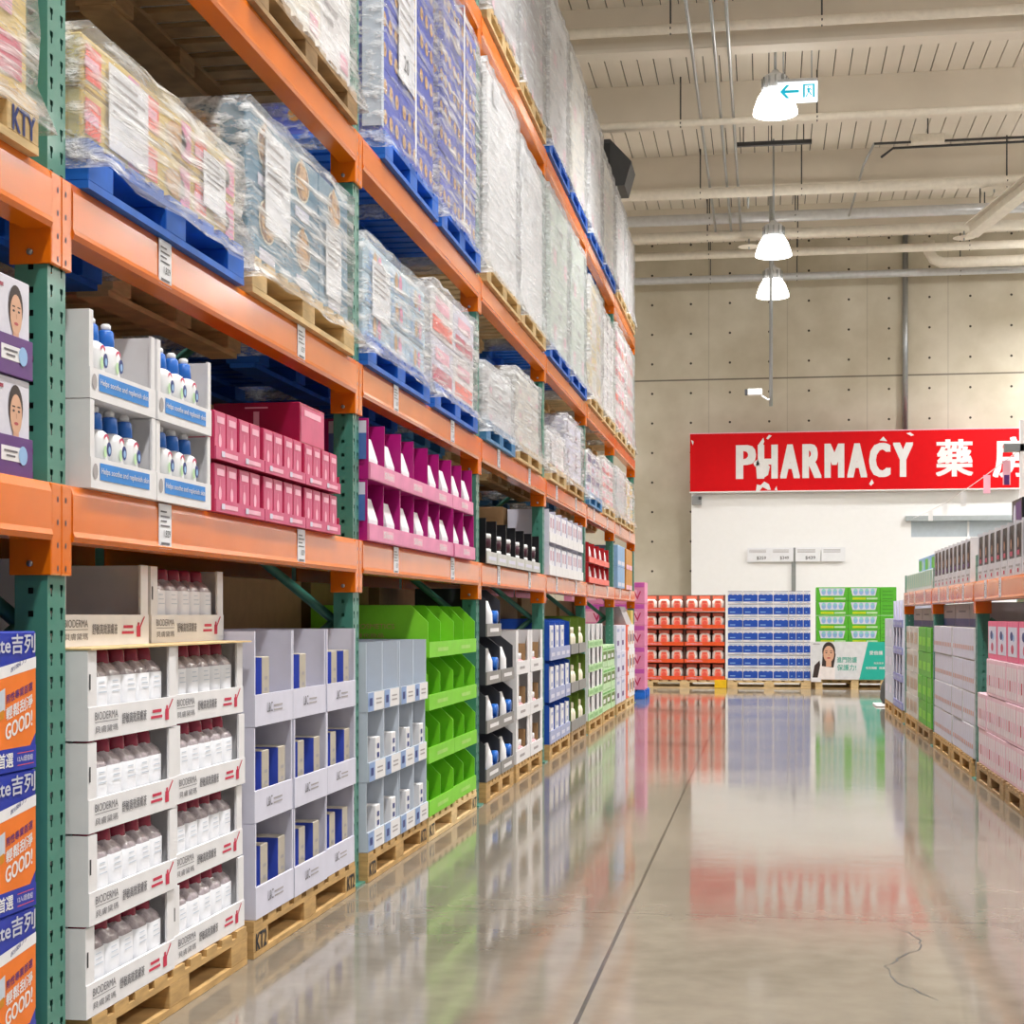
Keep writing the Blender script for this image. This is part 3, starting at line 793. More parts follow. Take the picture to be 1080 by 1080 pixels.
def purple_box():
    w, h = .5, .205
    t = MB().box(-.35, 0, 0, w, 0, h, mat('pearl_card', '#d8d6e2', .4), .002).build('display_box')
    g = MB(); portrait(g, w - .065, .105, .13)
    g.build('portrait_print', t); g = MB(); g.rect('F', w - .2, w - .12, .178, .186, BURG)
    for q in range(4): g.rect('F', .25, .25 + .06 + .02 * (q % 2), .12 - .012 * q, .124 - .012 * q, PURPLE)
    g.build('text_print', t)
    l = MB().box(-.01, .006, -.004, w + .004, 0, .083, PURPLE, .001)
    l.prism([(w - .14, .03), (w - .05, .03), (w - .05, .06), (w - .14, .06)], 'x', .006, .007, WHITE).disc('F', w - .045, .045, .02, .02, SKYC, .0014, .0066, 14)
    l.rect('F', w - .13, w - .07, .048, .052, INK, .0022, .0055).rect('F', w - .12, w - .08, .038, .042, INK, .0022, .0055).disc('F', w - .25, .045, .02, .012, LAV, .0014, .0066)
    l.build('purple_lip', t)
    return t
pb = purple_box()
for i in range(2):
    put(pb, (-1.54, 2.71, Z1 + i * .207), ('lower' if i == 0 else 'upper') + ' pearl and purple box with a printed face, by the front post', 'display box', 'purple portrait boxes')

# --- white spray bottle trays
SBLU = mat('strip_blue_print', '#2a86d8', .45)
def sp_print(b, w, lip):
    b.rect('F', .05, w - .05, lip * .3, lip * .85, SBLU, o=.002)
    b.text('F', 'Helps soothe and replenish skin', .056, lip * .45, lip * .25, WHITE, w - .112, .01, e=.002, o=.002)
    b.disc('F', .025, lip * .55, .014, .018, GREYC, o=.002)
def sp_side(mb):
    for q in range(3): mb.rect('N', -.16, -.06, .02 + .012 * q, .024 + .012 * q, GREYC, o=-.002)
spt = tray_proto('display_tray', .398, .36, .2, .07, WHITE, fl=.025, lipprint=sp_print, sideprint=sp_side)
sbm = MB().lathe([(.028, 0), (.034, .004), (.034, .115), (.03, .13), (.017, .138)], WPLAS, n=18).build('spray_bottle')
lb = MB(); lb.disc('F', .0, .118, .014, .009, CRIM, .0322, 0).disc('F', .01, .092, .014, .017, NAVY, .0345, 0).disc('F', .012, .09, .007, .009, SKYC, .0348, 0).disc('F', -.01, .085, .009, .014, LGREEN, .0343, 0); lb.build('label_print', sbm)
MB().lathe([(.0185, .136), (.021, .14), (.0185, .172), (.0155, .176)], BCAP, n=14).build('collar', sbm)
MB().lathe([(.0125, .175), (.0125, .188), (.008, .192)], WPLAS, n=12).build('nozzle', sbm)
for i in range(2):
    for j, y in enumerate((3.43, 3.835)):
        nm = '%s white tray of spray bottles, %s' % (('near', 'far')[j], ('lower row', 'upper row')[i])
        put(spt, (-1.5 + RND.uniform(-.006, .004), y, Z1 + i * .203), nm + ', first beam', 'display tray', 'spray bottle trays')
        for k in range(3):
            if (i, j, k) == (1, 0, 2): continue
            put(sbm, (-1.545, y + .12 + .09 * k - (.02 if (i, j) == (1, 0) else 0), Z1 + i * .203 + .0065), 'white blue-necked spray bottle, %s in the %s tray, %s' % (ORD[k], ('near', 'far')[j], ('lower row', 'upper row')[i]), 'bottle', 'spray bottles')

# --- crimson boxes in pink lipped trays
def cr_print(b, w, lip):
    for q in range(2): b.rect('F', w * (.1 + .48 * q), w * (.42 + .48 * q), lip * .3, lip * .65, PINKL, o=.002).rect('F', w * (.1 + .48 * q), w * (.16 + .48 * q), lip * .25, lip * .7, LAV, .002, o=.002)
ROSE = mat('deep_rose_card', '#d0547f', .4)
crt = tray_proto('display_tray', .438, .26, .06, .035, CRIM, ml=ROSE, lipprint=cr_print, t=.003)
cb = MB().box(-.1, 0, 0, .096, 0, .133, CRIM, .002)
cb.rect('F', .004, .092, .004, .129, ROSE).rect('F', .02, .08, .1, .118, PINKL, .0022).disc('F', .045, .05, .012, .02, PINKL, .0022).rect('F', .042, .05, .05, .09, mat('mid_rose_print', '#dc7898', .4), .002)
cbx = cb.build('product_box')
for i in range(2):
    for j in range(3):
        y = 4.262 + .441 * j
        put(crt, (-1.5, y, Z1 + i * .146), 'crimson pink-lipped tray, %s, %s' % (('nearest', 'middle', 'farthest')[j], ('lower row', 'upper row')[i]), 'display tray', 'crimson trays')
        for k in range(4):
            put(cbx, (-1.508, y + .012 + .1 * k + (.012 if k > 1 else 0), Z1 + i * .146 + .0035), 'crimson product box, %s in the %s tray, %s' % (ORD[k], ('nearest', 'middle', 'farthest')[j], ('lower row', 'upper row')[i]), 'box', 'crimson boxes')
mg = MB().box(-.3, 0, 0, .3, 0, .14, mat('dark_crimson_card', '#a31448', .35), .002); mg.rect('F', .01, .29, .01, .13, ROSE).rect('N', -.16, -.14, .03, .11, PINKL).rect('N', -.19, -.11, .12, .125, PINKL).rect('F', .05, .25, .1, .12, PINKL, .002)
tag(mg.build('product_box', None, (-1.53, 5.18, Z1 + .283)), 'large dark crimson box lying on top of the crimson rows', 'box')
tag(plain_carton(.42, .3, .44, WHITE, lambda m: m.text('F', 'The', .1, .36, .05, INK, .1).rect('F', .05, .3, .3, .31, INK)), 'white carton standing behind the crimson boxes', 'carton').location = (-1.86, 4.75, Z1)

# --- magenta pouch displays
def mg_print(b, w, lip):
    b.rect('F', .004, w - .004, .004, lip - .004, PINK, o=.002).rect('F', w * .4, w * .72, lip * .25, lip * .75, PINKL, .002, o=.002)
    b.text('F', 'Slim', w * .42, lip * .32, lip * .36, WHITE, w * .26, .01, .0026, .002)
def mg_side(mb):
    mb.rect('N', -.16, -.012, .075, .175, mat('steel_blue_print', '#4f74b8', .45), .002, -.002).rect('N', -.16, -.012, .175, .222, LAV, .002, -.002).text('N', 'in', -.15, .02, .04, WHITE, .06, .02, .002, -.002)
mgt = tray_proto('display_tray', .562, .34, .232, .065, MAG, ml=PINK, lipprint=mg_print, div=1, sideprint=mg_side, t=.005)
pu = MB().add([(0, 0, 0), (-.05, 0, 0), (-.05, .13, 0), (0, .13, 0), (.0, -.006, .08), (-.055, -.006, .08), (-.055, .136, .08), (0, .136, .08), (-.024, .01, .165), (-.03, .01, .165), (-.03, .12, .165), (-.024, .12, .165)],
    [(0, 1, 2, 3), (0, 3, 7, 4), (4, 7, 11, 8), (1, 5, 6, 2), (5, 9, 10, 6), (8, 11, 10, 9), (0, 4, 5, 1), (4, 8, 9, 5), (2, 6, 7, 3), (6, 10, 11, 7)], mat('pearl_pouch', '#ecebf2', .35))
pu.poly('F', [(.02, .02), (.11, .02), (.11, .06), (.02, .06)], SKYC, .0012)
pou = pu.build('pouch')
ys = [5.99 + .566 * k for k in range(4)]
for i in range(2):
    for j, y in enumerate(ys):
        put(mgt, (-1.5 + RND.uniform(-.006, .006), y, Z1 + i * .235), 'magenta pouch display, %s, %s' % (coln(j, 4), ('lower row', 'upper row')[i]), 'display tray', 'magenta displays')
        for k, dy in enumerate((.1, .39)):
            if (i, j, k) == (1, 1, 1): continue
            put(pou, (-1.515, y + dy - .02, Z1 + i * .235 + .0056), 'white pouch, %s half of magenta display, %s, %s' % (('left', 'right')[k], coln(j, 4), ('lower row', 'upper row')[i]), 'pouch', 'pouches in magenta displays')

# --- black displays of white capped jars
def bk_print(b, w, lip): b.rect('F', w * .15, w * .85, lip * .3, lip * .6, LAV, o=.002)
bkt = tray_proto('display_tray', .34, .3, .245, .065, BLACK, ml=mat('pale_grey_card', '#c8c9c6', .5), lipprint=bk_print, t=.005)
jar = MB().lathe([(.03, 0), (.04, .004), (.042, .05), (.036, .056)], mat('dark_plum_plastic', '#45202f', .3), n=14).build('jar')
MB().lathe([(.038, .055), (.041, .057), (.041, .075), (.036, .08)], WPLAS, n=14).build('lid', jar)
ys = [8.64 + .348 * k for k in range(6)]
for j, y in enumerate(ys):
    put(bkt, (-1.5, y, Z1), 'black jar display on the first beam, %s of six from the near post' % ORD[j], 'display tray', 'black displays')
    for k in range(2):
        put(jar, (-1.552, y + .2, Z1 + .07 + .0825 * k if False else Z1 + .0055 + .0825 * k + .0), 'white-lidded dark plum jar, %s in the %s black display' % (('lower', 'upper')[k], ORD[j]), 'jar', 'jars in black displays')
tag(plain_carton(.75, .24, .5, WHITE, lambda m: m.text('F', 'HC', .34, .36, .09, INK, .14).rect('F', .2, .6, .25, .262, GREYC)), 'white HC carton standing behind the black displays', 'carton').location = (-1.95, 9.95, Z1)

# --- pale boxes, red, sky and amber displays further along
plt = tray_proto('display_tray', .346, .3, .23, .07, LAV, ml=WHITE, t=.005)
pbk = MB().box(-.06, 0, 0, .1, 0, .2, mat('pearl_pouch', '#ecebf2', .35), .004).rect('F', .015, .085, .1, .17, mat('dusty_pink_print', '#cfa8b8', .5)).build('product_box')
ys = [11.22 + .35 * k for k in range(6)]
for i in range(2):
    for j, y in enumerate(ys):
        put(plt, (-1.5, y, Z1 + i * .233), 'pale lavender display on the first beam, %s, %s' % (coln(j, 6), ('lower row', 'upper row')[i]), 'display tray', 'pale displays')
        for k in range(2):
            put(pbk, (-1.51, y + .09 + .13 * k, Z1 + i * .233 + .0055), 'pearl box, %s in pale display, %s, %s' % (('left', 'right')[k], coln(j, 6), ('lower row', 'upper row')[i]), 'box', 'pearl boxes')
rdt = tray_proto('display_tray', .44, .3, .172, .05, RED, ml=CORAL, t=.005)
rtb = MB().add([(.024 * math.cos(a), .024 * math.sin(a), z * 1.0) if z < .1 else (.004 * math.cos(a), .03 * math.sin(a), z) for z in (0, .04, .14) for a in [2 * PI * i / 12 for i in range(12)]],
    [(r * 12 + i, r * 12 + (i + 1) % 12, (r + 1) * 12 + (i + 1) % 12, (r + 1) * 12 + i) for r in range(2) for i in range(12)] + [tuple(range(12))[::-1], tuple(range(24, 36))], WPLAS, True).rect('F', -.012, .012, .05, .1, RED, .02).build('tube')
ys = [13.78 + .445 * k for k in range(4)]
for i in range(2):
    for j, y in enumerate(ys):
        put(rdt, (-1.5, y, Z1 + i * .175), 'red tube display on the first beam, %s, %s' % (coln(j, 4), ('lower row', 'upper row')[i]), 'display tray', 'red displays')
        for k in range(2):
            put(rtb, (-1.536, y + .15 + .17 * k, Z1 + i * .175 + .0055), 'white tube, %s in red display, %s, %s' % (('left', 'right')[k], coln(j, 4), ('lower row', 'upper row')[i]), 'tube', 'white tubes in red displays')
sky = plain_carton(.4, .3, .22, SKYC, lambda m: m.rect('F', .02, .38, .02, .06, LAV).rect('F', .13, .14, .06, .21, NAVY).rect('F', .27, .28, .06, .21, NAVY))
amb = plain_carton(.4, .3, .22, AMBER, lambda m: m.rect('F', .02, .38, .0, .05, PINKL).rect('F', .18, .2, .05, .21, BROWN))
for i in range(2):
    for j in range(2):
        put(sky, (-1.5, 16.5 + .405 * j, Z1 + i * .2225), 'sky blue carton on the first beam, %s, %s' % (('near', 'far')[j], ('lower', 'upper')[i]), 'carton', 'sky blue cartons')
        put(amb, (-1.5, 17.5 + .405 * j, Z1 + i * .2225), 'amber carton on the first beam, %s, %s' % (('near', 'far')[j], ('lower', 'upper')[i]), 'carton', 'amber cartons')

# ================================================================== film wrapped pallet loads
def film_mesh(d, w, h, m, seed, skirt=.07, puff=.012):
    r = random.Random(seed); mb = MB()
    nd, nw, nh = max(4, int(d / .12)), max(6, int(w / .1)), max(4, int((h + skirt) / .09))
    def pt(a, b, c):       # a depth 0..1 from front, b width, c height (-skirt .. h)
        x = -a * d; y = b * w; z = -skirt + c * (h + skirt)
        ex = {0: 1, 1: -1}.get(a, 0); ey = {0: -1, 1: 1}.get(b, 0)
        k = puff + r.uniform(0, .014) + (.02 * r.random() if c < .12 else 0)
        tuck = .03 if z < .01 else 0
        return (x + ex * (k + tuck), y + ey * min(k, .016), z + (.006 + r.uniform(0, .012) if c == 1 else r.uniform(-.01, .01) * (c > 0)))
    cache = {}
    def vid(i, j, k):
        q = (i, j, k)
        if q not in cache:
            cache[q] = len(mb.v); mb.v.append(pt(i / nd, j / nw, k / nh))
        return cache[q]
    fi = mb.mi(m)
    def face(*q): mb.f.append(q); mb.m.append(fi); mb.sm.append(True)
    for k in range(nh):
        for j in range(nw):
            face(vid(0, j, k), vid(0, j + 1, k), vid(0, j + 1, k + 1), vid(0, j, k + 1))
            face(vid(nd, j + 1, k), vid(nd, j, k), vid(nd, j, k + 1), vid(nd, j + 1, k + 1))
        for i in range(nd):
            face(vid(i + 1, 0, k), vid(i, 0, k), vid(i, 0, k + 1), vid(i + 1, 0, k + 1))
            face(vid(i, nw, k), vid(i + 1, nw, k), vid(i + 1, nw, k + 1), vid(i, nw, k + 1))
    for i in range(nd):
        for j in range(nw): face(vid(i + 1, j, nh), vid(i, j, nh), vid(i, j + 1, nh), vid(i + 1, j + 1, nh))
    return mb.mesh('stretch_film')

def load(x, y, z, w, h, nw, nh, m, fm, label, pr=None, papers=(), d=1.0, alt=None, seed=0, straps=0, group=None, boards=0):
    """cartons on a pallet under stretch film, one thing"""
    t = empty('wrapped_pallet_load', (x, y, z)); tag(t, label, 'wrapped load', group)
    nd = 2; cw, cd, ch = w / nw, d / nd, h / nh; meshes = []
    for q, mm in enumerate([m] + ([alt] if alt else [])):
        mb = MB().box(-cd + .002, -.001, .0015, cw - .0015, 0, ch - .0015, mm, .004)
        mb.rect('T', -cd / 2 - .025, -cd / 2 + .025, .004, cw - .004, TAPE, .0005, ch - .0015)
        if pr: pr(mb, cw, ch, cd, q)
        meshes.append(mb.mesh('carton'))
    r = random.Random(seed + 5)
    for i in range(nd):
        for j in range(nw):
            for k in range(nh):
                link('carton', meshes[(j + k) % len(meshes)] if alt else meshes[0], t, (-cd * i - r.uniform(0, .006), cw * j, ch * k))
    link('stretch_film', film_mesh(d, w, h, fm, seed), t)
    for (u, v, pw, ph, tx) in papers:
        p = MB().box(.004, .006, u, u + pw, v, v + ph, LABELW)
        for q in range(5): p.rect('F', u + .02, u + pw * (.9 if q % 2 else .7), v + ph * (.85 - .1 * q), v + ph * (.88 - .1 * q), GREYC, .001, .006)
        if tx: p.text('F', tx, u + pw * .3, v + ph * .12, ph * .16, INKD, None, .01, .001, .006)
        p.build('paper_label', t)
    for q in range(boards):
        MB().box(-.075, .0, -.009, -.005, .02, h, PALEBLUE).box(.001, .005, -.009, .03, .02, h, PALEBLUE).build('corner_board', t)
    for q in range(straps):
        yy = w * (q + .5) / straps
        MB().box(-d - .03, .028, yy - .012, yy + .012, h + .012, h + .014, WPLAS).box(.028, .03, yy - .012, yy + .012, 0, h + .014, WPLAS).build('strap', t)
    return t
# printing on cartons
def p_yellow(mb, w, h, d, q):
    mb.rect('F', .02, w * .3, .02, h - .02, CORAL).rect('F', w * .04, w * .26, h * .4, h * .6, PINKL, .002).disc('F', w * .65, h * .45, w * .2, h * .3, TAN).rect('F', w * .75, w * .95, h * .1, h * .9, PINK)
    mb.disc('N', -.1, h * .7, .035, .03, GREEND).disc('N', -.1, h * .7, .022, .018, LGREEN, .002).disc('N', -.13, h * .3, .06, .03, BROWN).disc('N', -.25, h * .5, .07, .05, mat('ochre_print', '#b08a3a', .5)).rect('N', -.03, -.004, .01, h - .01, mat('pale_ochre', '#e6d48a', .5))
def p_teal(mb, w, h, d, q):
    for (f, u, v) in (('F', w * .5, h * .62), ('N', -.16, h * .62), ('N', -.38, h * .4)):
        mb.disc(f, u, v, .085, h * .3, mat('cream_print', '#e8dcc0', .5)); mb.disc(f, u, v, .075, h * .27, BROWN, .002)
        for i in range(7):
            a = i * 2.4; rr = .05 * math.sqrt((i + .3) / 7)
            mb.disc(f, u + rr * math.cos(a), v + rr * 1.1 * math.sin(a), .022, .026, TAN, .0028 + .0001 * i, 0, 8)
        mb.rect(f, u - .08, u + .08, h * .06, h * .22, LAV)
def p_dots(mb, w, h, d, q):
    for k, m in enumerate((SKYC, TAN, PINK)):
        mb.disc('N', -.06, h * (.82 - .3 * k), .025, .03, (CBLUE, ORC, CRIM)[k]); mb.disc('N', -.06, h * (.82 - .3 * k), .012, .015, LAV, .002); mb.disc('N', -.14, h * (.7 - .25 * k), .02, .02, (ORC, CRIM, CBLUE)[k])
        mb.disc('F', w * (.3 + .2 * k), h * .5, .03, .04, m)
    mb.rect('F', w * .1, w * .9, h * .1, h * .2, SKYC)
def p_cookie(mb, w, h, d, q):
    for k in range(3):
        for j in range(2):
            mb.disc('F', w * (.22 + .3 * k), h * (.28 + .45 * j), .032, .03, TAN); mb.disc('F', w * (.22 + .3 * k) + .008, h * (.28 + .45 * j), .008, .007, BROWN, .002)
    for k in range(3): mb.disc('N', -.035 - .16 * k, h * .8, .03, .028, AMBER); mb.disc('N', -.035 - .16 * k, h * .3, .03, .028, AMBER)
    mb.text('N', 'COOKIES', -.42, h * .44, .06, WHITE, .34, .01)
    mb.text('N', 'BEST', -.2, h * .68, .028, WHITE, .12, .01)
def p_white(mb, w, h, d, q):
    mb.rect('F', w * .1, w * .55, h * .65, h * .72, GREYC).rect('F', w * .1, w * .4, h * .5, h * .55, GREYC).rect('F', w * .65, w * .9, h * .15, h * .35, PINKL)
def p_mix(mb, w, h, d, q):
    mb.rect('F', w * .1, w * .9, h * .55, h * .9, (NAVY, PURPLE)[q]).rect('F', w * .15, w * .5, h * .15, h * .35, PINK)
def p_pink(mb, w, h, d, q):
    mb.rect('F', w * .08, w * .92, h * .1, h * .4, (CRIM, CORAL)[q]).rect('F', w * .2, w * .8, h * .55, h * .8, PINKL)
def p_logo(mb, w, h, d, q):
    mb.disc('F', w * .35, h * .75, .06, .06, BURG).disc('F', w * .35, h * .75, .042, .042, LAV, .002).rect('F', w * .1, w * .6, h * .4, h * .44, INK)
PGRN = mat('pale_mint_card', '#cfdcd0', .5); IV = mat('ivory_card', '#e6e1d6', .5)
P3, P4 = .1135, .1145
def lp(y, zlev, w, pm, plabel, d=1.0, stencil=None):
    pallet(LEFT, -1.5, y, LV[zlev], round(w + .02, 2), pm, plabel, d, stencil)
def both(y, zi, w, h, nw, nh, m, fm, label, pm, plabel, pr=None, papers=(), alt=None, seed=0, straps=0, stencil=None, x=-1.52, boards=0):
    lp(y - .01, zi, w, pm, plabel, 1.0, stencil)
    load(x, y, LV[zi] + P4, w, h, nw, nh, m, fm, label, pr, papers, .95, alt, seed, straps, None, boards)
# second beam level
both(2.08, 1, 1.08, .55, 3, 2, YEL, F_MID, 'film-wrapped red and white load at the top left corner', WOODN, 'pale wooden pallet stenciled KTY at the left edge', p_pink, alt=PINKL, seed=1, stencil='KTY')
both(3.43, 1, 1.07, .245, 3, 2, YEL, F_MID, 'film-wrapped yellow carton load on blue pallet by the front post', BLUEP, 'blue pallet beside the front post on the second beam', p_yellow, ((.14, .02, .24, .2, None), (.78, .05, .18, .15, None)), seed=2)
both(4.6, 1, 1.17, .455, 3, 2, TEAL, F_MID, 'film-wrapped teal bags with round brown prints on wooden pallet', WOODN, 'pale wooden pallet under the teal wrapped bags', p_teal, ((.16, .12, .26, .3, None), (.85, .05, .2, .25, None)), seed=3)
both(6.0, 1, 1.13, .385, 3, 3, mat('powder_blue_card', '#b9d3e4', .5), F_MID, 'film-wrapped powder blue cartons with dotted ends, second post', BLUEP, 'blue pallet under powder blue wrapped cartons', p_dots, ((.12, .1, .3, .22, None),), seed=4)
both(7.26, 1, 1.1, .47, 2, 2, LAV, F_MID, 'film-wrapped white and rose cartons on blue pallet, second beam', BLUEP, 'blue pallet under white and rose wrapped cartons', p_pink, seed=5, alt=WHITE)
both(8.64, 1, 1.0, .31, 3, 2, WHITE, F_HEAVY, 'low white wrapped load on light blue pallet, second beam', LBLUEP, 'light blue pallet on the second beam, third bay', p_white, seed=6)
both(9.72, 1, 1.1, .45, 3, 3, IV, F_HEAVY, 'ivory wrapped load on wooden pallet, second beam, third bay', WOODN, 'wooden pallet under the ivory wrapped load, second beam', p_white, seed=7)
both(11.23, 1, .95, .25, 3, 2, WHITE, F_MID, 'low white wrapped load, second beam, start of fourth bay', WOODN, 'wooden pallet under the low white load, fourth bay', p_white, ((.2, .02, .3, .2, None),), seed=8)
both(12.28, 1, 1.1, .47, 2, 2, LAV, F_MID, 'wrapped cartons with a round burgundy emblem, second beam', WOOD, 'brown wooden pallet under the emblem cartons', p_logo, seed=9)
both(13.8, 1, 1.1, .35, 3, 2, LAV, F_MID, 'wrapped navy and purple printed cartons, second beam, fifth bay', LBLUEP, 'dull blue pallet under the navy and purple cartons', p_mix, alt=WHITE, seed=10)
both(15.1, 1, 1.1, .42, 3, 3, WHITE, F_MID, 'white wrapped load beyond the navy and purple cartons', WOODN, 'wooden pallet beyond the dull blue one, second beam', p_pink, alt=WHITE, seed=11)
both(16.42, 1, 1.05, .45, 3, 3, WHITE, F_HEAVY, 'white wrapped load on the second beam, start of last bay', WOODN, 'wooden pallet on the second beam, start of last bay', p_white, seed=12)
both(17.56, 1, 1.05, .42, 3, 3, YEL, F_MID, 'yellow and white wrapped load at the end of second beam', WOODN, 'wooden pallet at the end of the second beam', p_white, alt=WHITE, seed=13)
# third beam level
both(3.43, 2, 1.07, .9, 3, 3, WHITE, F_HEAVY, 'white wrapped load on the third beam above the yellow cartons', WOODD, 'grey wooden pallet on the third beam above yellow cartons', p_white, seed=14)
both(4.62, 2, 1.2, .95, 3, 3, WHITE, F_MID, 'white wrapped load on the third beam above the teal bags', WOODD, 'grey wooden pallet on the third beam above teal bags', p_white, alt=IV, seed=15)
both(6.28, 2, 1.04, 1.1, 3, 4, mat('cookie_blue_card', '#2a45b8', .45), F_LIGHT, 'film-wrapped blue biscuit cartons with white corner board, near one', BLUEP, 'blue pallet under the near blue biscuit cartons', p_cookie, ((.3, .32, .3, .42, '20'),), seed=16, straps=1, boards=1)
both(7.42, 2, 1.02, 1.1, 3, 4, mat('cookie_blue_card', '#2a45b8', .45), F_MID, 'film-wrapped blue biscuit cartons, far one beside the third post', BLUEP, 'blue pallet under the far blue biscuit cartons', p_cookie, seed=17, straps=1)
both(8.66, 2, 1.2, 1.1, 2, 1, WHITE, F_HEAVY, 'tall plain white wrapped load with closely pleated film', WOODN, 'pale wooden pallet under the pleated white load', None, ((.3, .95, .2, .14, '20'),), seed=18)
both(9.92, 2, 1.1, 1.05, 2, 1, WHITE, F_HEAVY, 'tall plain white wrapped load next to the fourth post', WOODN, 'pale wooden pallet next to the fourth post, third beam', None, ((.15, .85, .2, .14, '20'),), seed=19)
both(11.24, 2, 1.18, 1.1, 2, 2, PGRN, F_HEAVY, 'pale green tinted wrapped load, third beam, near one', BLUEP, 'blue pallet under the near pale green load', p_white, seed=20)
both(12.5, 2, 1.1, 1.1, 2, 2, PGRN, F_HEAVY, 'pale green tinted wrapped load, third beam, far one', BLUEP, 'blue pallet under the far pale green load', p_white, seed=21)
both(13.85, 2, 1.15, 1.0, 3, 4, YEL, F_HEAVY, 'cream and yellow wrapped load, third beam, fifth bay', WOODN, 'wooden pallet under the cream and yellow load', p_white, seed=22, alt=IV)
both(15.1, 2, 1.15, .95, 3, 4, WHITE, F_MID, 'white and burgundy wrapped load, third beam, fifth bay', WOODN, 'wooden pallet under the white and burgundy load', p_logo, seed=23)
both(16.42, 2, 1.1, 1.05, 3, 4, WHITE, F_MID, 'white and pink wrapped load, third beam, start of last bay', WOODN, 'wooden pallet on the third beam, start of last bay', p_pink, alt=WHITE, seed=24)
both(17.58, 2, 1.1, 1.05, 3, 4, WHITE, F_HEAVY, 'white wrapped load at the end of the third beam', WOODN, 'wooden pallet at the end of the third beam', p_pink, alt=IV, seed=25)
# fourth beam level
both(8.66, 3, 1.15, 1.1, 3, 3, GREYC, F_HEAVY, 'silvery wrapped load on the highest beam, third bay, near one', WOODN, 'wooden pallet on the highest beam, third bay, near one', p_white, seed=26)
both(9.88, 3, 1.15, .95, 3, 3, GREYC, F_HEAVY, 'silvery wrapped load on the highest beam, third bay, far one', WOODN, 'wooden pallet on the highest beam, third bay, far one', p_white, seed=27)
both(11.24, 3, 1.15, 1.1, 2, 2, WHITE, F_HEAVY, 'white wrapped load on the highest beam, fourth bay, near one', BLUEP, 'blue pallet on the highest beam, fourth bay, near one', p_white, seed=28)
both(12.5, 3, 1.15, 1.1, 2, 2, IV, F_HEAVY, 'ivory wrapped load on the highest beam, fourth bay, far one', BLUEP, 'blue pallet on the highest beam, fourth bay, far one', p_white, seed=29)
both(13.85, 3, 1.15, 1.1, 2, 2, WHITE, F_HEAVY, 'white wrapped load on the highest beam, fifth bay, near one', BLUEP, 'blue pallet on the highest beam, fifth bay, near one', p_white, seed=30)
both(15.1, 3, 1.15, 1.0, 3, 2, IV, F_HEAVY, 'ivory wrapped load on the highest beam, fifth bay, far one', BLUEP, 'blue pallet on the highest beam, fifth bay, far one', p_white, seed=31)
both(16.42, 3, 1.1, 1.0, 2, 2, WHITE, F_HEAVY, 'white wrapped load on the highest beam, start of last bay', WOODN, 'wooden pallet on the highest beam, start of last bay', p_white, seed=32)
both(17.58, 3, 1.1, .9, 3, 2, WHITE, F_HEAVY, 'white wrapped load at the end of the highest beam', WOODN, 'wooden pallet at the end of the highest beam', p_white, seed=33)

# ------------------------------------------------------------------ dim stock of the rack behind
def p_gn(mb): mb.rect('F', .1, .45, .3, .32, LGREEN).rect('F', .04, .3, .1, .12, TAN)
stock = [plain_carton(.55, .5, .528, GREEND, p_gn), plain_carton(.55, .5, .528, KRAFT, p_gn), plain_carton(.55, .5, .528, GREYC, p_gn)]
for bay in range(7):
    for half in range(2):
        y = .78 + bay * 2.6 + half * 1.22
        pallet(LEFT, -2.82, y, 0, 1.14, WOODD, 'dim wooden pallet in the rear rack, %s bay, %s half' % (ORD[bay], ('near', 'far')[half]))
        for c in range(2):
            for r in range(2):
                q = (0 if bay in (2,) or (bay == 1 and half == 1) else (bay * 2 + half) % 3)
                put(stock[q], (-2.84, y + .01 + .57 * c, (.115 + .531 * r)), '%s carton in the dim rear rack, %s bay, %s half, %s %s' % (('dark green', 'brown', 'grey')[q], ORD[bay], ('near', 'far')[half], ('lower', 'upper')[r], ('left', 'right')[c]), 'carton', 'cartons in the rear rack')
bigc = plain_carton(1.1, .9, .5, KRAFT, p_gn)
for bay in range(7):
    for half in range(2):
        for zi in (0, 1):
            y = .8 + bay * 2.6 + half * 1.22
            pallet(LEFT, -2.82, y, LV[zi], 1.12, WOODD, 'dim wooden pallet on the rear rack, %s bay, %s half, %s beam' % (ORD[bay], ('near', 'far')[half], ('lower', 'upper')[zi]))
            put(bigc, (-2.84, y + .005, LV[zi] + .115), 'big brown carton on the rear rack, %s bay, %s half, %s beam' % (ORD[bay], ('near', 'far')[half], ('lower', 'upper')[zi]), 'carton', 'big cartons on the rear rack')

# full-depth stock behind the front displays of the tall rack
inner = plain_carton(1.1, .38, .53, KRAFT, p_gn); innl = plain_carton(1.1, .28, .48, KRAFT, p_gn)
for bay in range(7):
    for half in range(2):
        y = .8 + bay * 2.6 + half * 1.26
        for r in range(2):
            put(inner, (-2.09, y, .115 + .532 * r), 'brown carton behind the front displays on the floor, %s bay, %s half, %s' % (ORD[bay], ('near', 'far')[half], ('lower', 'upper')[r]), 'carton', 'brown cartons behind the floor displays')
        put(innl, (-2.2 if bay < 4 else -1.83, y, LV[0] + .001), 'brown carton behind the first beam displays, %s bay, %s half' % (ORD[bay], ('near', 'far')[half]), 'carton', 'brown cartons behind the beam displays')

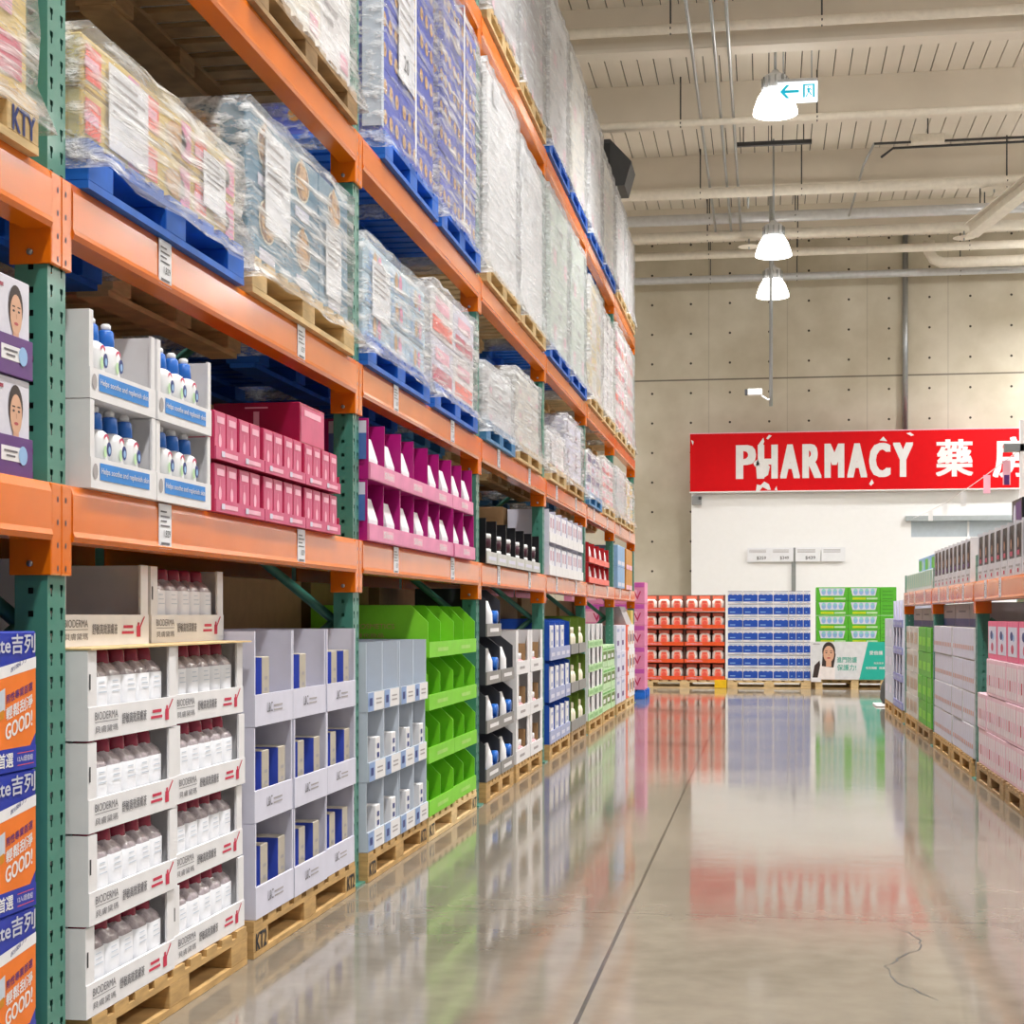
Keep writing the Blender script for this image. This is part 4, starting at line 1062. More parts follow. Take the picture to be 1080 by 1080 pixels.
# ------------------------------------------------------------------ pink stack beyond the end of the rack
ENDC = Side(0, 19.72, -PI / 2)
pallet(ENDC, 0, -2.46, 0, 1.0, BLUEP, 'blue pallet under the pink stack beyond the left rack', .8)
def p_pk(mb):
    mb.rect('F', .0, .49, .2, .255, mat('orchid_print', '#c858b0', .45)).rect('F', .1, .4, .04, .17, PINKL); mb.text('F', 'V', .36, .05, .1, CRIM, .09, .01)
pk = plain_carton(.495, .5, .262, PINK, p_pk)
for i in range(5):
    for j in range(2):
        put(pk, ENDC.at(-.005, -2.46 + .5 * j, .115 + .264 * i), 'pink carton beyond the end of the left rack, %s, %s' % (('left', 'right')[j], rown(i, 5)), 'carton', 'pink end cartons', -PI / 2)

# ------------------------------------------------------------------ stacks in front of the far wall
pallet(FAR, 0, -1.72, 0, 1.17, WOODN, 'wooden pallet with a yellow corner under the coral trays')
tag(MB().box(-.03, .012, -.17, .0, .0, .118, YELB, .003).build('corner_guard', None, FAR.at(.003, -.545, .001), -PI / 2), 'yellow corner guard on the pallet under the coral trays', 'corner guard')
def or_print(b, w, lip): b.text('F', 'SAMBACOL', .03, lip * .25, lip * .5, PINKL, w * .4, .01, .0014, .002)
ort = tray_proto('display_tray', .57, .4, .237, .055, mat('shaded_tray_card', '#865648', .6), ml=ORC, lipprint=or_print, t=.005, slope=.07)  # body coloured dark brown to paint in the shade between the bags
BAGW = mat('bag_off_white', '#f1e4dc', .4, vary=.05, bump=.3, scale=30)
bg = MB().lathe([(.055, 0), (.078, .01), (.084, .07), (.08, .14), (.05, .17)], BAGW, n=16, sq=3).build('bag')
MB().box(-.006, .006, -.075, .075, .165, .215, mat('bag_crimp_coral', '#ee7a60', .4), .002).build('bag_crimp', bg)
g = MB(); g.poly('F', [(-.045, .012), (.045, .012), (.05, .1), (.035, .15), (-.035, .15), (-.05, .1)], ORL, .0842).disc('F', 0, .07, .035, .035, CORAL, .085).rect('F', -.03, .03, .115, .14, CORAL, .0848); g.build('bag_print', bg)
for i in range(5):
    for j in range(2):
        z = .115 + .242 * i
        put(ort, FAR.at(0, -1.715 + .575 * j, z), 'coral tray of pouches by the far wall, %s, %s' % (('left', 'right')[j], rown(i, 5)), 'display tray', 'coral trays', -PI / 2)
        for k in range(3):
            put(bg, FAR.at(-.095, -1.715 + .575 * j + .1 + .186 * k, z + .0055), 'salmon printed bag, %s in the %s coral tray, %s' % (ORD[k], ('left', 'right')[j], rown(i, 5)), 'bag', 'salmon bags', -PI / 2)
for i in range(4):            # corner boards hold each tier up
    for q, yy in enumerate((-1.713, -1.135, -.567)):
        pass
pallet(FAR, 0, -.535, 0, 1.16, WOODN, 'wooden pallet under the blue and white cartons, far wall')
def bw(w):
    mb = MB().box(-.45, 0, 0, w - .003, 0, .177, WHITE, .002)
    mb.rect('F', .003, w - .006, .03, .122, CBLUE).rect('F', .02, w - .03, .145, .152, SKYC).rect('F', .02, w * .6, .12, .128, GREYC)
    for q in range(3): mb.disc('F', w * (.2 + .3 * q), .122, w * .13, .01, CBLUE, .0014, 0, 10)
    mb.rect('F', .03, w * .5, .055, .068, SKYC, .002).rect('F', w * .45, w - .02, .012, .02, SKYC).rect('F', .003, w - .006, .17, .176, NAVY)
    return mb.build('carton')
b1, b2 = bw(.21), bw(.1)
for i in range(7):
    z = .115 + .1795 * i
    for j in range(4): put(b1, FAR.at(RND.uniform(-.003, .003), -.53 + .2115 * j, z), 'blue and white carton by the far wall, %s from the left, %s' % (ORD[j], rown(i, 7)), 'carton', 'blue and white cartons', -PI / 2)
    for j in range(3): put(b2, FAR.at(RND.uniform(-.003, .003), .318 + .101 * j, z), 'narrow blue and white carton by the far wall, %s narrow one, %s' % (ORD[j], rown(i, 7)), 'carton', 'narrow blue and white cartons', -PI / 2)
# green cartons behind the poster board
for k in range(2):
    pallet(FAR, -.06, .64, .113 * k, 1.16, WOODN if k else WOOD, 'wooden pallet below the poster board, ' + ('lower of two', 'upper of two')[k])
def p_gr(mb):
    w = .43
    mb.poly('F', [(.06, .075), (w - .06, .075), (w - .035, .18), (.035, .18)], LAV); 
    for q in range(4): mb.disc('F', .1 + .078 * q, .13, .03, .045, SKYC, .002); mb.rect('F', .075 + .078 * q, .125 + .078 * q, .14, .165, TURQ if False else MINT, .0026)
    mb.rect('F', .06, .24, .02, .05, mat('lime_yellow_print', '#c4d420', .45)).rect('F', .25, .4, .022, .048, LGREEN)
gc = plain_carton(.435, .4, .195, GREENC, p_gr)
ge = plain_carton(.22, .4, .195, GREENC, lambda m: [m.rect('F', .03, .17, .03 + .05 * q, .036 + .05 * q, GREEND) for q in range(3)])
n = 6
for i in range(n):
    z = .2285 + .1985 * i
    for j in range(2): put(gc, FAR.at(-.08, .7 + .4375 * j, z + .006), 'bright green carton of white bottles, %s, %s' % (('left', 'middle')[j], rown(i, n)), 'carton', 'green bottle cartons', -PI / 2)
    put(ge, FAR.at(-.08, 1.575, z + .006), 'narrow bright green carton beside the right rack, %s' % rown(i, n), 'carton', 'narrow green cartons', -PI / 2)
# poster board
t = empty('poster_board', FAR.at(.05, .62, 0), -PI / 2); tag(t, 'printed board with a smiling woman leaning on pallets below green cartons', 'poster')
mb = MB().box(-.012, 0, 0, 1.1, .135, .66, WHITE)
mb.rect('F', 0, 1.1, .135, .66, mat('poster_grey', '#dcdfe2', .5), .0008).poly('F', [(.66, .135), (1.1, .135), (1.1, .66), (.78, .66)], TURQ, .0012)
mb.poly('F', [(.09, .135), (.33, .135), (.33, .3), (.28, .37), (.2, .38), (.13, .34)], mat('blouse_print', '#efe9e6', .5), .0014)
mb.poly('F', [(.02, .14), (.09, .14), (.13, .33), (.12, .4), (.05, .33)], HAIR, .0013).poly('F', [(.15, .32), (.31, .3), (.34, .48), (.31, .6), (.26, .645), (.2, .63), (.165, .54)], HAIR, .0018)
portrait(mb, .245, .42, .36, .001)
mb.text('F', '進門防護', .36, .37, .08, mat('poster_green', '#4fae9c', .5), .27, .02, .0016).text('F', '保護力!', .36, .26, .085, mat('poster_green', '#4fae9c', .5), .26, .02, .0016)
mb.text('F', '愛倍護', .8, .48, .055, WHITE, .18, .02, .002).text('F', '免洗潔淨', .86, .35, .03, WHITE, .13, .01, .002).text('F', '有效隔離', .75, .28, .035, WHITE, .15, .02, .002).text('F', '保護', .93, .28, .035, WHITE, .08, .02, .002)
mb.text('F', 'Alcon', .03, .62, .022, INKD, .09, .005, .0016)
mb.build('printed_panel', t)
for yy in (.06, .55, .95): MB().box(-.03, -.012, yy, yy + .1, .0, .4, WOODN).build('leg', t)
MB().box(-.012, 0.004, .0, .14, .1, .16, WHITE).build('corner_flap', t)

# red banner
t = empty('banner', (-1.236, 26.78, 3.07)); tag(t, 'wide red PHARMACY banner with white lettering above the white partition', 'banner')
BR = mat('banner_red', '#d8000e', .55, vary=.02, spec=.2)
MB().box(0, 5.28, -.05, .03, 0, .95, BR).box(-.01, 5.29, -.055, .03, .95, .965, PINKL).box(-.01, 5.29, -.055, .03, -.02, 0, WPLAS).build('panel', t)
def ftext(mb, s, x, z, h, w, bold, m=WHITE, dy=-.052):
    vs, fs, ar = text_geo(s); q = bold * h
    for i, (du, dv) in enumerate([(q * a / 2, q * .5 * b) for a in range(-2, 3) for b in (-1, 0, 1)] if bold else [(0, 0)]):
        mb.add([(x + q + du + a * (w - 2 * q), dy - i * .0001, z + q * .5 + dv + b * (h - q)) for a, b in vs], fs, m)
mb = MB(); adv = {'P': .225, 'H': .27, 'A': .26, 'R': .26, 'M': .29, 'C': .25, 'Y': .24}
xs = {0: (.765, .3), 1: (1.12, .31), 2: (1.475, .4), 3: (1.94, .33), 4: (2.33, .42), 5: (2.77, .4), 6: (3.26, .33), 7: (3.61, .4)}
xs = [(.762, .215), (1.0, .22), (1.235, .275)]
# measured letter boxes, metres from the banner's left edge
lb = [('P', .762, .29), ('H', 1.085, .3), ('A', 1.405, .315), ('R', 1.765, .305), ('M', 2.1, .345), ('A', 2.5, .315), ('C', 2.84, .31), ('Y', 3.17, .34)]
lb = [('P', 770, 800), ('H', 800, 822)]
px = lambda p: (p - 728) * 5.267 / (1076 - 728)
for ch, a, b in (('P', 777.5, 799), ('H', 801, 822.5), ('A', 825, 846), ('R', 848.5, 869), ('M', 872, 893), ('A', 896, 917), ('C', 919, 941.5), ('Y', 944, 965)):
    ftext(mb, ch, px(a), .2, .555, px(b) - px(a), .055)
ftext(mb, '藥', px(988.5), .195, .6, px(1027) - px(988.5), .03); ftext(mb, '房', px(1047), .17, .65, px(1088) - px(1047), .03)
# peeled flecks where the film has torn away
def fleck(c, pts): MB().add([(px(a), -.0535, (518 - b) * .0153) for a, b in pts], [tuple(range(len(pts)))[::-1]], WHITE).build('peeled_fleck', t)
fleck(0, [(800, 505), (799, 490), (803, 478), (802, 468), (807, 461), (808, 465), (805, 474), (806, 486), (810, 488), (814, 492), (812, 501), (806, 505)])
fleck(0, [(796, 488), (801, 484), (803, 490), (798, 492)]); fleck(0, [(799, 518), (800, 511), (804, 512), (808, 508), (813, 511), (815, 517), (812, 517), (806, 514), (803, 518)])
fleck(0, [(810, 462), (813, 458), (816, 459), (812, 463)]); fleck(0, [(819, 517), (821, 513), (822, 518)]); fleck(0, [(930, 466), (934, 462), (938, 467)])
fleck(0, [(919, 512), (922, 507), (924, 511), (921, 514)]); fleck(0, [(958, 459), (962, 458), (966, 461), (963, 462)]); fleck(0, [(729, 462), (732, 464), (731, 468)])
mb.build('lettering', t)
tag(MB().box(-.08, .08, 0, .05, 0, .14, STEEL, .004).box(.03, .08, -.02, .0, .08, .13, DARKM).build('wall_socket_box', None, (-1.13, 26.78, 2.86)), 'small grey box on the partition below the left end of the banner', 'switch box')
# price signs on the partition
for k, (a, wv, tx) in enumerate(((-.3, .38, '259'), (.085, .36, '349'), (.48, .4, '439'), (.9, .38, None))):
    s_ = MB().box(0, wv, -.012, 0, 0, .23, LABELW); q_ = [s_.add([(.03, -.0135, .19 - .02 * i), (wv * .8, -.0135, .19 - .02 * i), (wv * .8, -.0135, .197 - .02 * i), (.03, -.0135, .197 - .02 * i)], [(0, 1, 2, 3)], GREYC) for i in range(3)]
    if tx: ftext(s_, '$' + tx, wv * .4, .03, .06, wv * .4, .01, INK, -.0135)
    tag(s_.build('price_sign', None, (a, 26.82, 1.91)), ('white price sign on the partition, leftmost of four', 'white price sign on the partition, left of the grey post', 'white price sign on the partition, right of the grey post', 'white price sign without a number, rightmost of four')[k], 'sign', 'price signs')
tag(MB().box(-.035, .035, -.02, 0, 1.3, 2.14, STEEL, .004).build('sign_post', None, (.45, 26.835, 0)), 'grey post between the price signs on the white partition', 'post')

# ------------------------------------------------------------------ right rack
def R(x, y, z): return RIGHT.at(x, -y, z)       # y is the world distance of the item's far (left) edge
def rgrid(proto, X, ys, zs, desc, cat, group, skip=()):
    n, k = len(zs), len(ys)
    for i, z in enumerate(zs):
        for j, y in enumerate(ys):
            if (i, j) in skip: continue
            put(proto, (1.3 + X + RND.uniform(-.004, .004), y, z), '%s, %s, %s' % (desc, coln(j, k), rown(i, n)), cat, group, PI)
def rp(y, w, m, label): pallet(RIGHT, .01, -y, 0, w, m, label, .58)
# far end stack beyond the last post
rp(16.9, 1.1, WOOD, 'wooden pallet at the far end of the right rack')
rp(18.1, 1.1, WOOD, 'wooden pallet beyond the far end of the right rack')
def lv_print(b, w, lip): b.rect('F', w * .1, w * .9, lip * .3, lip * .7, LILAC, o=.002)
lvt = tray_proto('display_tray', .36, .4, .262, .07, LAV, ml=mat('periwinkle_card', '#8d94cc', .5), lipprint=lv_print, fl=.04)
wpk = MB().box(-.15, 0, 0, .13, 0, .21, LAV, .004).rect('F', .02, .11, .08, .16, PINKL).build('product_box')
zs = (.115, .38, .645, .91)
for c in range(3):
    for i, z in enumerate(zs):
        y = 16.88 - .365 * c
        put(lvt, (1.29, y, z), 'lavender blue-lipped tray past the right rack, %s, %s' % (coln(2 - c, 3), rown(i, 4)), 'display tray', 'blue lipped trays', PI)
        put(wpk, (1.31, y - .12, z + .0065), 'pale box in blue-lipped tray, %s, %s' % (coln(2 - c, 3), rown(i, 4)), 'box', 'boxes in blue lipped trays', PI)
pl2 = plain_carton(.54, .4, .29, PALEBLUE, lambda m: m.rect('F', .1, .4, .1, .18, LAV))
for j in range(2):
    for i in range(3):
        put(pl2, (1.29, 18.08 - .55 * j, .115 + .293 * i), 'pale blue carton beyond the right rack, %s, %s' % (('far', 'near')[j], rown(i, 3)), 'carton', 'pale blue end cartons', PI)
tag(MB().lathe([(.16, 0), (.19, .06), (.18, .2), (.13, .32), (.06, .4)], mat('charcoal_cloth', '#4a4c4a', .9, bump=.5), n=14).build('cloth_bag', None, (1.475, 18.8, .022)), 'dark charcoal bag on the floor past the right rack', 'bag')
tag(MB().box(-.32, .3, -.3, .3, 0, .02, WPLAS, .006).build('floor_board', None, (1.54, 18.75, .001)), 'low white board on the floor under the charcoal bag', 'board')
# bay three: cream and green cartons
rp(15.5, 1.15, WOOD, 'wooden pallet under the cream-topped cartons, right rack'); rp(14.3, 1.1, WOODD, 'dark wooden pallet under the green cartons, right rack')
ivc = plain_carton(.37, .4, .2, mat('stone_card', '#cfccc6', .5), lambda m: [m.rect('F', .03 + .06 * q, .05 + .06 * q, .05, .15, TAN) for q in range(5)])
lgc = plain_carton(.36, .4, .2, GREENC, lambda m: m.rect('F', .05, .3, .05, .12, LIME))
zs4 = (.115, .318, .521, .724)
rgrid(ivc, -.0, (14.72, 15.1, 15.48), zs4, 'stone coloured carton with tan bars', 'carton', 'stone coloured cartons')
rgrid(lgc, .0, (13.55, 13.92, 14.29), zs4, 'green carton at the second right post', 'carton', 'green cartons right rack')
# bay two: grey white cartons in slim packs
rp(12.95, 1.2, WOOD, 'wooden pallet under the grey-white slim packs, far one'); rp(11.7, 1.15, WOOD, 'wooden pallet under the grey-white slim packs, near one')
def p_sl(mb):
    for q in range(6): mb.rect('F', .012 + .095 * q, .098 + .095 * q, .006, .2, LAV).rect('F', .03 + .095 * q, .08 + .095 * q, .06, .09, mat('peach_print', '#d8a898', .5), .002)
slc = plain_carton(.59, .4, .205, mat('silver_white_card', '#d2d1d6', .45), p_sl)
rgrid(slc, .0, (11.1, 11.7, 12.33, 12.93), (.115, .323, .531, .739), 'grey-white carton of slim packs', 'carton', 'slim pack cartons')
# bay one: pink packs
rp(10.33, 1.15, WOODD, 'weathered wooden pallet under the pink packs, far one'); rp(9.1, 1.15, WOODD, 'weathered wooden pallet under the pink packs, near one')
def p_pp(mb):
    for q in range(4): mb.rect('F', .01 + .093 * q, .085 + .093 * q, .02, .19, mat('blush_print', '#efe2e8', .45)).rect('F', .03 + .093 * q, .06 + .093 * q, .06, .12, INKR if q == 1 else PINKL, .002)
ppk = plain_carton(.385, .4, .215, mat('pale_pink_card', '#ebc6d3', .45), p_pp)
def p_tp(mb): mb.rect('F', .03, .35, .03, .19, LAV).disc('F', .16, .14, .05, .025, NAVY, .002).disc('F', .23, .13, .03, .02, SKYC, .002).disc('F', .19, .07, .05, .025, CRIM, .002)
tpk = plain_carton(.385, .4, .22, mat('hot_pink_card', '#ec6f95', .45), p_tp)
rgrid(ppk, .0, (8.35, 8.74, 9.15, 9.54, 9.93, 10.32), (.115, .333, .551), 'pale pink multipack carton', 'carton', 'pale pink cartons', skip=((2, 0), (2, 5)))
for j, y in enumerate((8.75, 9.16, 9.55, 9.94)):
    put(tpk, (1.31, y, .769), 'hot pink carton on top of pale pink ones, %s' % coln(j, 4), 'carton', 'hot pink cartons', PI)
# stock deeper in the right rack
kb = plain_carton(1.2, .38, .362, GREYC, lambda m: [m.rect('F', 0, 1.2, .1, .2, NAVY), m.rect('F', .4, .8, .27, .3, INK)])
for k, y in enumerate((15.5, 14.25, 12.9, 11.65)):
    for r in range(3):
        put(kb, (1.9, y, .001 + .3635 * r), 'grey carton with navy band inside right rack, %s, %s' % (coln(3 - k, 4), rown(r, 3)), 'carton', 'navy banded cartons', PI)
kf = plain_carton(.78, .3, .161, GREYC, lambda m: [m.rect('F', 0, .78, .0, .055, NAVY), m.rect('F', .2, .6, .1, .112, INK)])
for k, (y, z) in enumerate(((15.48, .926), (14.68, .926), (13.88, .926), (12.92, .946), (12.12, .946), (11.32, .946))):
    put(kf, (1.37, y, z), 'flat grey navy-edged carton under the right beam, %s from the far post' % ORD[k], 'carton', 'flat navy edged cartons', PI)
for k, y in enumerate((10.3, 9.5, 8.7)):
    put(kf, (1.75, y, 1.0165), 'flat grey navy-edged carton above the dotted green ones, %s' % ('far one', 'middle one', 'near one')[k], 'carton', 'flat navy edged cartons', PI)
kg = plain_carton(.6, .38, .298, mat('dotted_green_card', '#6f9a54', .5), lambda m: [m.disc('F', .1 + .1 * a, .1 + .1 * b, .015, .015, GREEND) for a in range(5) for b in range(3)])
for k, y in enumerate((10.3, 9.65, 9.0, 8.35)):
    for r in range(3):
        put(kg, (1.72, y, .115 + .3 * r), 'dotted green carton inside the right rack, %s, %s' % (coln(3 - k, 4), rown(r, 3)), 'carton', 'dotted green cartons', PI)
# on top of the right beams
ZR = 1.236
def hd_print(b, w, lip): b.rect('F', w * .2, w * .8, lip * .5, lip * .62, GREYC, o=.002).rect('F', w * .4, w * .62, lip * .15, lip * .38, INKR, o=.002)
hdt = tray_proto('display_tray', .236, .34, .29, .09, mat('silver_white_card', '#d2d1d6', .45), lipprint=hd_print, fl=.012, t=.005)
hdb = []
for nm, c1, c2 in (('black and pink', BLACK, CRIM), ('dark brown', mat('dark_brown_print', '#3a2723', .4), PURPLE)):
    mb = MB().box(-.08, 0, 0, .16, 0, .265, c1, .003).disc('F', .065, .17, .045, .06, HAIR).disc('F', .06, .165, .018, .028, SKIN, .002).rect('F', .02, .11, .1, .125, c2, .0022).rect('F', .03, .1, .03, .07, LAV, .0022)
    hdb.append(mb.build('hair_dye_box'))
k = 0
for bay, (y0, n_) in enumerate(((10.32, 10), (12.93, 9))):
    for j in range(n_):
        y = y0 - .25 * j
        put(hdt, (1.3, y, ZR), 'silver-white display on the right beam, %s from the %s post' % (ORD[j], ('first', 'second')[bay]), 'display tray', 'hair colour displays', PI)
        put(hdb[bay], (1.307, y - .012, ZR + .0055), '%s printed hair dye box, %s from the %s post' % (('black and pink', 'dark brown')[bay], ORD[j], ('first', 'second')[bay]), 'box', 'hair dye boxes', PI)
top = MB().box(-.1, 0, 0, .4, 0, .2, BLACK, .003); top.rect('F', .16, .38, .06, .18, PURPLE).disc('F', .12, .1, .06, .07, LAV); 
tag(top.build('display_card', None, (1.5, 10.3, ZR + .2905), PI), 'black and purple display box standing on the hair colour displays', 'display box')
mint = MB().box(-.3, 0, 0, .19, 0, .16, mat('mint_white_card', '#d3e4e2', .45), .003)
for q in range(3): mint.rect('F', .02 + .055 * q, .05 + .055 * q, .03, .15, MINT if q % 2 else LGREEN)
mt = mint.build('carton')
for j in range(12):
    put(mt, (1.3, 15.5 - .2 * j, ZR), 'mint striped carton on the right beam, %s from the far post' % (ORD[j] if j < 10 else ('eleventh', 'twelfth')[j - 10]), 'carton', 'mint striped cartons', PI)
bg2 = plain_carton(.5, .25, .13, SKYC, lambda m: m.rect('F', .05, .3, .02, .11, GREENC).disc('F', .4, .06, .05, .04, LGREEN))
for j in range(3): put(bg2, (1.36, 14.9 - .55 * j, ZR + .1615), 'blue and green carton on top of the mint striped ones, %s' % ('far one', 'middle one', 'near one')[j], 'carton', 'blue green cartons', PI)

# string of hanging tags between two thin poles
tag(MB().tube([(0, 0, 0), (0, 0, 1.26)], .016, WPLAS, 8).box(-.13, .02, -.02, .02, 1.02, 1.085, STEEL, .004).box(-.012, .03, -.02, .02, .5, 1.26, WPLAS).box(-.1, .1, -.08, .08, 0, .012, WPLAS).build('sign_pole', None, (1.905, 12.6, ZR)), 'thin white pole with a grey bracket above the right rack', 'pole')
st = []
A = Vector((1.89, 12.6, 2.27)); B_ = Vector((2.35, 26.77, 2.6))
for i in range(21):
    t_ = i / 20; p = A.lerp(B_, t_); p.z -= .06 * math.sin(PI * t_); st.append(p)
sg = MB().tube([tuple(p) for p in st], .004, WPLAS, 5).build('string'); tag(sg, 'thin white string carrying paper tags above the right rack', 'string')
for k, t_ in enumerate((.06, .17, .34, .52, .7)):
    i = t_ * 20; p = st[int(i)].lerp(st[int(i) + 1], i - int(i))
    hh = (.2, .17, .16, .14, .14)[k]
    m_ = MB().box(-.03, .03, -.002, .002, -hh, -.004, WPLAS if k > 1 else PINKL).box(-.02, .02, -.003, .003, -hh, -hh * .6, PURPLE if k == 0 else PINKL if k == 1 else WPLAS)
    tag(m_.build('hanging_tag', None, (p.x, p.y, p.z - .002)), 'paper tag hanging from the white string, %s from the pole' % ORD[k], 'tag', 'hanging paper tags')
# ------------------------------------------------------------------ ceiling services
def pipe(name, pts, r, m, label, cat='pipe', group=None, n=14):
    tag(MB().tube(pts, r, m, n).build(name), label, cat, group)
X0, X1 = -10.9, 10.9
for (y, z, r, m, lb_) in ((16.3, 6.94, .05, PIPEW, 'cream pipe crossing the ceiling, nearest one'), (18.85, 6.76, .042, PIPEW, 'cream pipe crossing behind the exit sign'), (21.8, 6.70, .07, PIPEW, 'cream pipe crossing below the third ceiling beam'),
                         (24.2, 6.94, .08, PIPES, 'silver pipe crossing above the far lamps, topmost of four'), (24.45, 6.75, .07, PIPEW, 'cream pipe just under the topmost silver one'), (25.6, 6.72, .065, PIPEW, 'cream pipe crossing level with the middle lamp'), (26.7, 6.56, .062, PIPES, 'silver pipe crossing in front of the concrete wall, lowest')):
    pp = MB().tube([(X0, y, z), (X1, y, z)], r, m, 14).build('ceiling_pipe'); tag(pp, lb_, 'pipe', 'pipes across the ceiling')
    for xx in (-1.15 + .4 * r * 10, .75 - r * 4, 2.9 + r * 3): MB().tube([(xx, y, z + r * .9), (xx, y, WH)], .01, DARKM, 6).tube([(xx, y - r - .006, z), (xx, y, z - r - .006), (xx, y + r + .006, z), (xx, y, z + r + .006)], .008, DARKM, 5).build('hanger_rod', pp)
for k, x in enumerate((-.745, -.515, -.37)):
    pipe('conduit', [(x, 9, 6.802), (x, 24.9, 6.802)], .018, STEEL, 'thin conduit running along the ceiling, %s of three' % ('leftmost', 'middle', 'rightmost')[k], 'conduit', 'ceiling conduits', 8)
pipe('conduit', [(.07, 22.8, WH), (.07, 22.8, 3.95)], .026, STEEL, 'grey camera pole hanging from the ceiling past the lamps', 'pole')
t = empty('security_camera', (.07, 22.76, 4.1)); tag(t, 'small white security camera on the end of the hanging pole', 'camera')
MB().box(-.32, -.12, -.05, .03, 0, .09, WPLAS, .01).build('body', t); MB().box(-.36, -.32, -.045, .025, .005, .085, DARKM, .005).build('lens_hood', t); MB().tube([(-.14, -.01, .0), (-.05, 0, -.06), (-.02, 0, -.06)], .014, WPLAS, 8).build('bracket', t)
pipe('conduit', [(2.27, 27.25, 3.9), (2.27, 27.25, WH)], .045, STEEL, 'vertical grey conduit on the concrete wall above the banner', 'conduit')
pipe('drain_pipe', [(2.55, 26.2, 6.95), (2.55, 26.2, 6.78), (2.62, 26.2, 6.66), (2.75, 26.2, 6.6), (3.0, 26.2, 6.6), (8, 26.2, 6.6)], .085, PIPEW, 'white drain pipe with an elbow at the upper right', 'pipe')
tag(MB().box(4.05, 4.12, -.12, .12, -.1, .1, DARKM).build('pipe_clamp', None, (0, 26.2, 6.6)), 'dark clamp around the white drain pipe', 'clamp')
# exit sign
t = empty('exit_sign', (.12, 17.0, 6.36)); tag(t, 'white exit sign with a turquoise arrow and running figure', 'sign')
MB().box(0, .41, -.04, .04, 0, .2, emis('sign_white', '#f2fbff', 1.1), .004).build('panel', t)
XT = emis('exit_turquoise', '#19b4cc', .55); e = MB(); yy = -.0415
def ex(pts): e.add([(a, yy, b) for a, b in pts], [tuple(range(len(pts)))], XT)
ex([(.025, .1), (.09, .17), (.125, .17), (.075, .115), (.075, .085), (.125, .03), (.09, .03)]); ex([(.06, .085), (.22, .085), (.22, .115), (.06, .115)])
ex([(.26, .03), (.28, .03), (.28, .17), (.26, .17)]); ex([(.36, .03), (.38, .03), (.38, .17), (.36, .17)]); ex([(.28, .155), (.36, .155), (.36, .17), (.28, .17)])
ex([(.31, .08), (.33, .09), (.325, .13), (.3, .125)]); ex([(.305, .135), (.32, .132), (.323, .148), (.308, .15)]); ex([(.31, .085), (.32, .085), (.3, .04), (.285, .04)]); ex([(.32, .085), (.33, .09), (.35, .06), (.345, .045)]); ex([(.325, .12), (.345, .1), (.35, .11), (.33, .13)])
e.build('pictogram', t); MB().box(0, .41, -.05, .05, .2, .23, PIPES, .003).build('top_rail', t)
MB().tube([(.06, 0, .23), (.06, 0, .94)], .008, STEEL, 6).build('hanging_rod', t); MB().tube([(.35, 0, .23), (.35, 0, .94)], .008, STEEL, 6).build('hanging_rod', t)
# strut rail with rods
t = empty('strut_rail', (.07, 20.6, 6.96)); tag(t, 'dark strut rail hanging from the ceiling below the exit sign', 'rail')
MB().box(-.46, .5, -.03, .03, 0, .05, DARKM).build('channel', t)
for q in (-.35, .0, .4): MB().tube([(q, 0, .05), (q, 0, .34)], .008, DARKM, 6).build('threaded_rod', t)
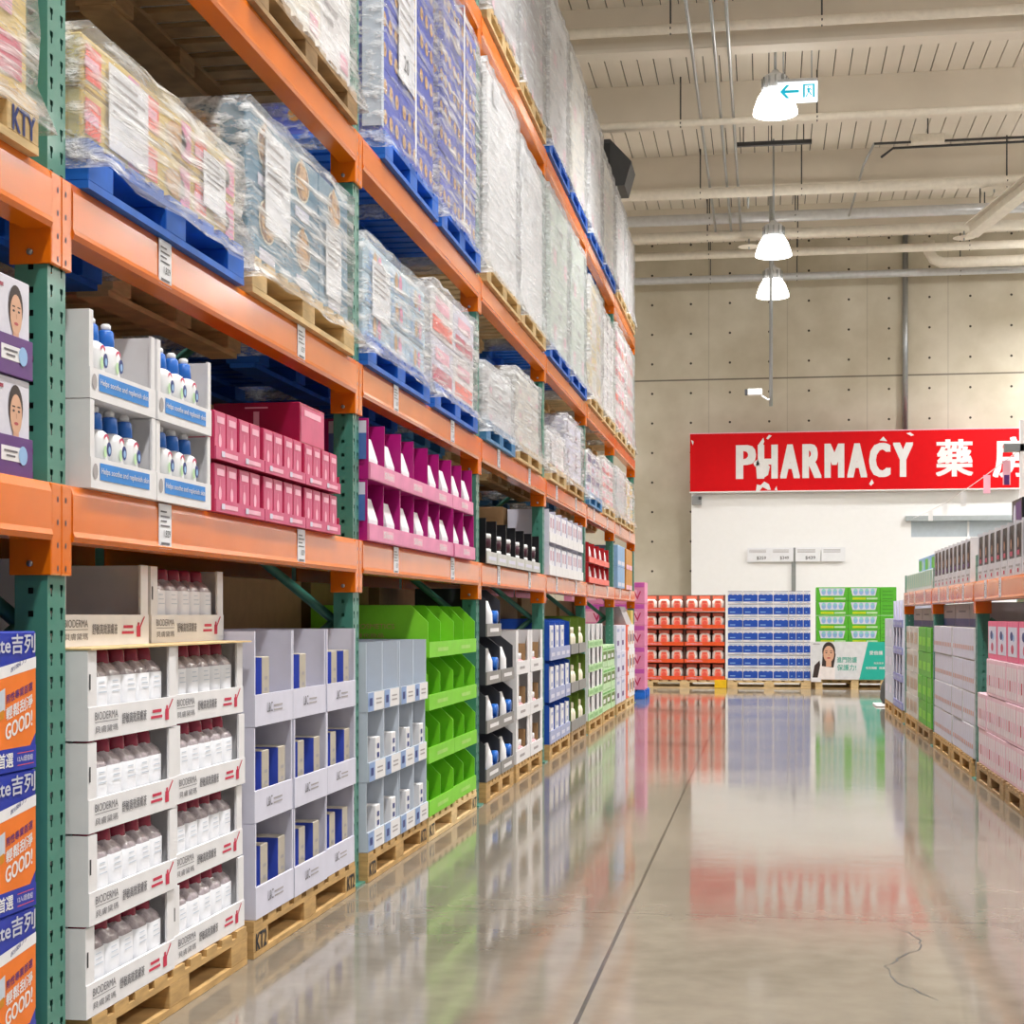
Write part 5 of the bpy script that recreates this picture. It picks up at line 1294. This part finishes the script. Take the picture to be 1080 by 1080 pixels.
# loudspeaker, heat collector discs
t = empty('loudspeaker', (-1.86, 19.2, 6.08)); tag(t, 'dark grey loudspeaker hanging beyond the highest wrapped loads', 'loudspeaker')
MB().prism([(-.28, .55), (.05, .55), (.3, .28), (.22, 0), (-.28, 0)], 'y', -.3, .3, DARKM).build('cabinet', t)
MB().box(-.2, .05, -.31, -.3, .1, .5, mat('speaker_grille', '#26282b', .7)).build('grille', t); MB().tube([(-.1, 0, .55), (-.1, 0, 1.22)], .012, STEEL, 6).build('hanging_rod', t)
for k, (x, y, z) in enumerate(((-.25, 24.45, 6.56), (2.88, 24.45, 6.58), (2.95, 21.8, 6.6))):
    t = empty('heat_collector', (x, y, z)); tag(t, ('white disc over a sprinkler left of the middle lamp', 'white disc over a sprinkler near the drain pipe', 'white disc over a sprinkler high on the right')[k], 'sprinkler disc', 'sprinkler discs')
    MB().lathe([(.16, 0), (.165, .004), (.05, .012)], PIPEW, n=20).build('disc', t); MB().tube([(0, 0, -.04), (0, 0, .13)], .012, STEEL, 6).build('sprinkler_head', t)
# big diagonal brace and small conduits on the right
mb = MB(); a, b = Vector((2.75, 22.6, 6.25)), Vector((4.6, 19.5, 7.3)); d = (b - a).normalized(); s1 = d.cross(Vector((0, 0, 1))).normalized(); s2 = s1.cross(d)
def obox(w0, w1, h0, h1):
    vs = [a + s1 * p + s2 * q for p, q in ((w0, h0), (w1, h0), (w1, h1), (w0, h1))] + [b + s1 * p + s2 * q for p, q in ((w0, h0), (w1, h0), (w1, h1), (w0, h1))]
    mb.add(vs, [(0, 1, 2, 3), (7, 6, 5, 4), (0, 4, 5, 1), (1, 5, 6, 2), (2, 6, 7, 3), (3, 7, 4, 0)], PIPEW)
obox(-.1, .1, -.09, -.07); obox(-.1, .1, .07, .09); obox(-.012, .012, -.07, .07)
tag(mb.build('diagonal_brace'), 'heavy cream steel brace slanting up at the upper right', 'brace')
for k, (pts_) in enumerate(([(1.35, 20.8, 6.98), (6, 20.8, 6.98)], [(1.45, 21.0, 6.86), (1.6, 21.0, 6.97), (6, 21.0, 7.0)], [(1.35, 20.8, 6.98), (1.25, 21.3, 6.86), (1.2, 24.0, 6.86)], [(.07, 22.28, 6.98), (-.2, 22.28, 6.98), (-.24, 22.28, 6.9), (-.24, 22.28, 6.6)])):
    pipe('conduit', pts_, .016, DARKM if k < 2 else STEEL, ('dark thin conduit high on the right, upper one', 'dark thin conduit high on the right, bent lower one', 'steel conduit dropping back along the ceiling at right', 'bent thin conduit left of the camera pole')[k], 'conduit', None, 8)
tag(MB().box(-.2, .2, -.06, .06, 0, .1, PIPEW, .006).tube([(0, 0, .09), (0, 0, .37)], .01, DARKM, 6).build('junction_box', None, (2.0, 20.7, 6.93)), 'pale junction box among conduits at the upper right', 'junction box')

# no labels or categories on parts
w_ = bpy.data.worlds.new('room_air'); SC.world = w_; w_.use_nodes = True
w_.node_tree.nodes['Background'].inputs[0].default_value = lin('#f1f3f6'); w_.node_tree.nodes['Background'].inputs[1].default_value = .24
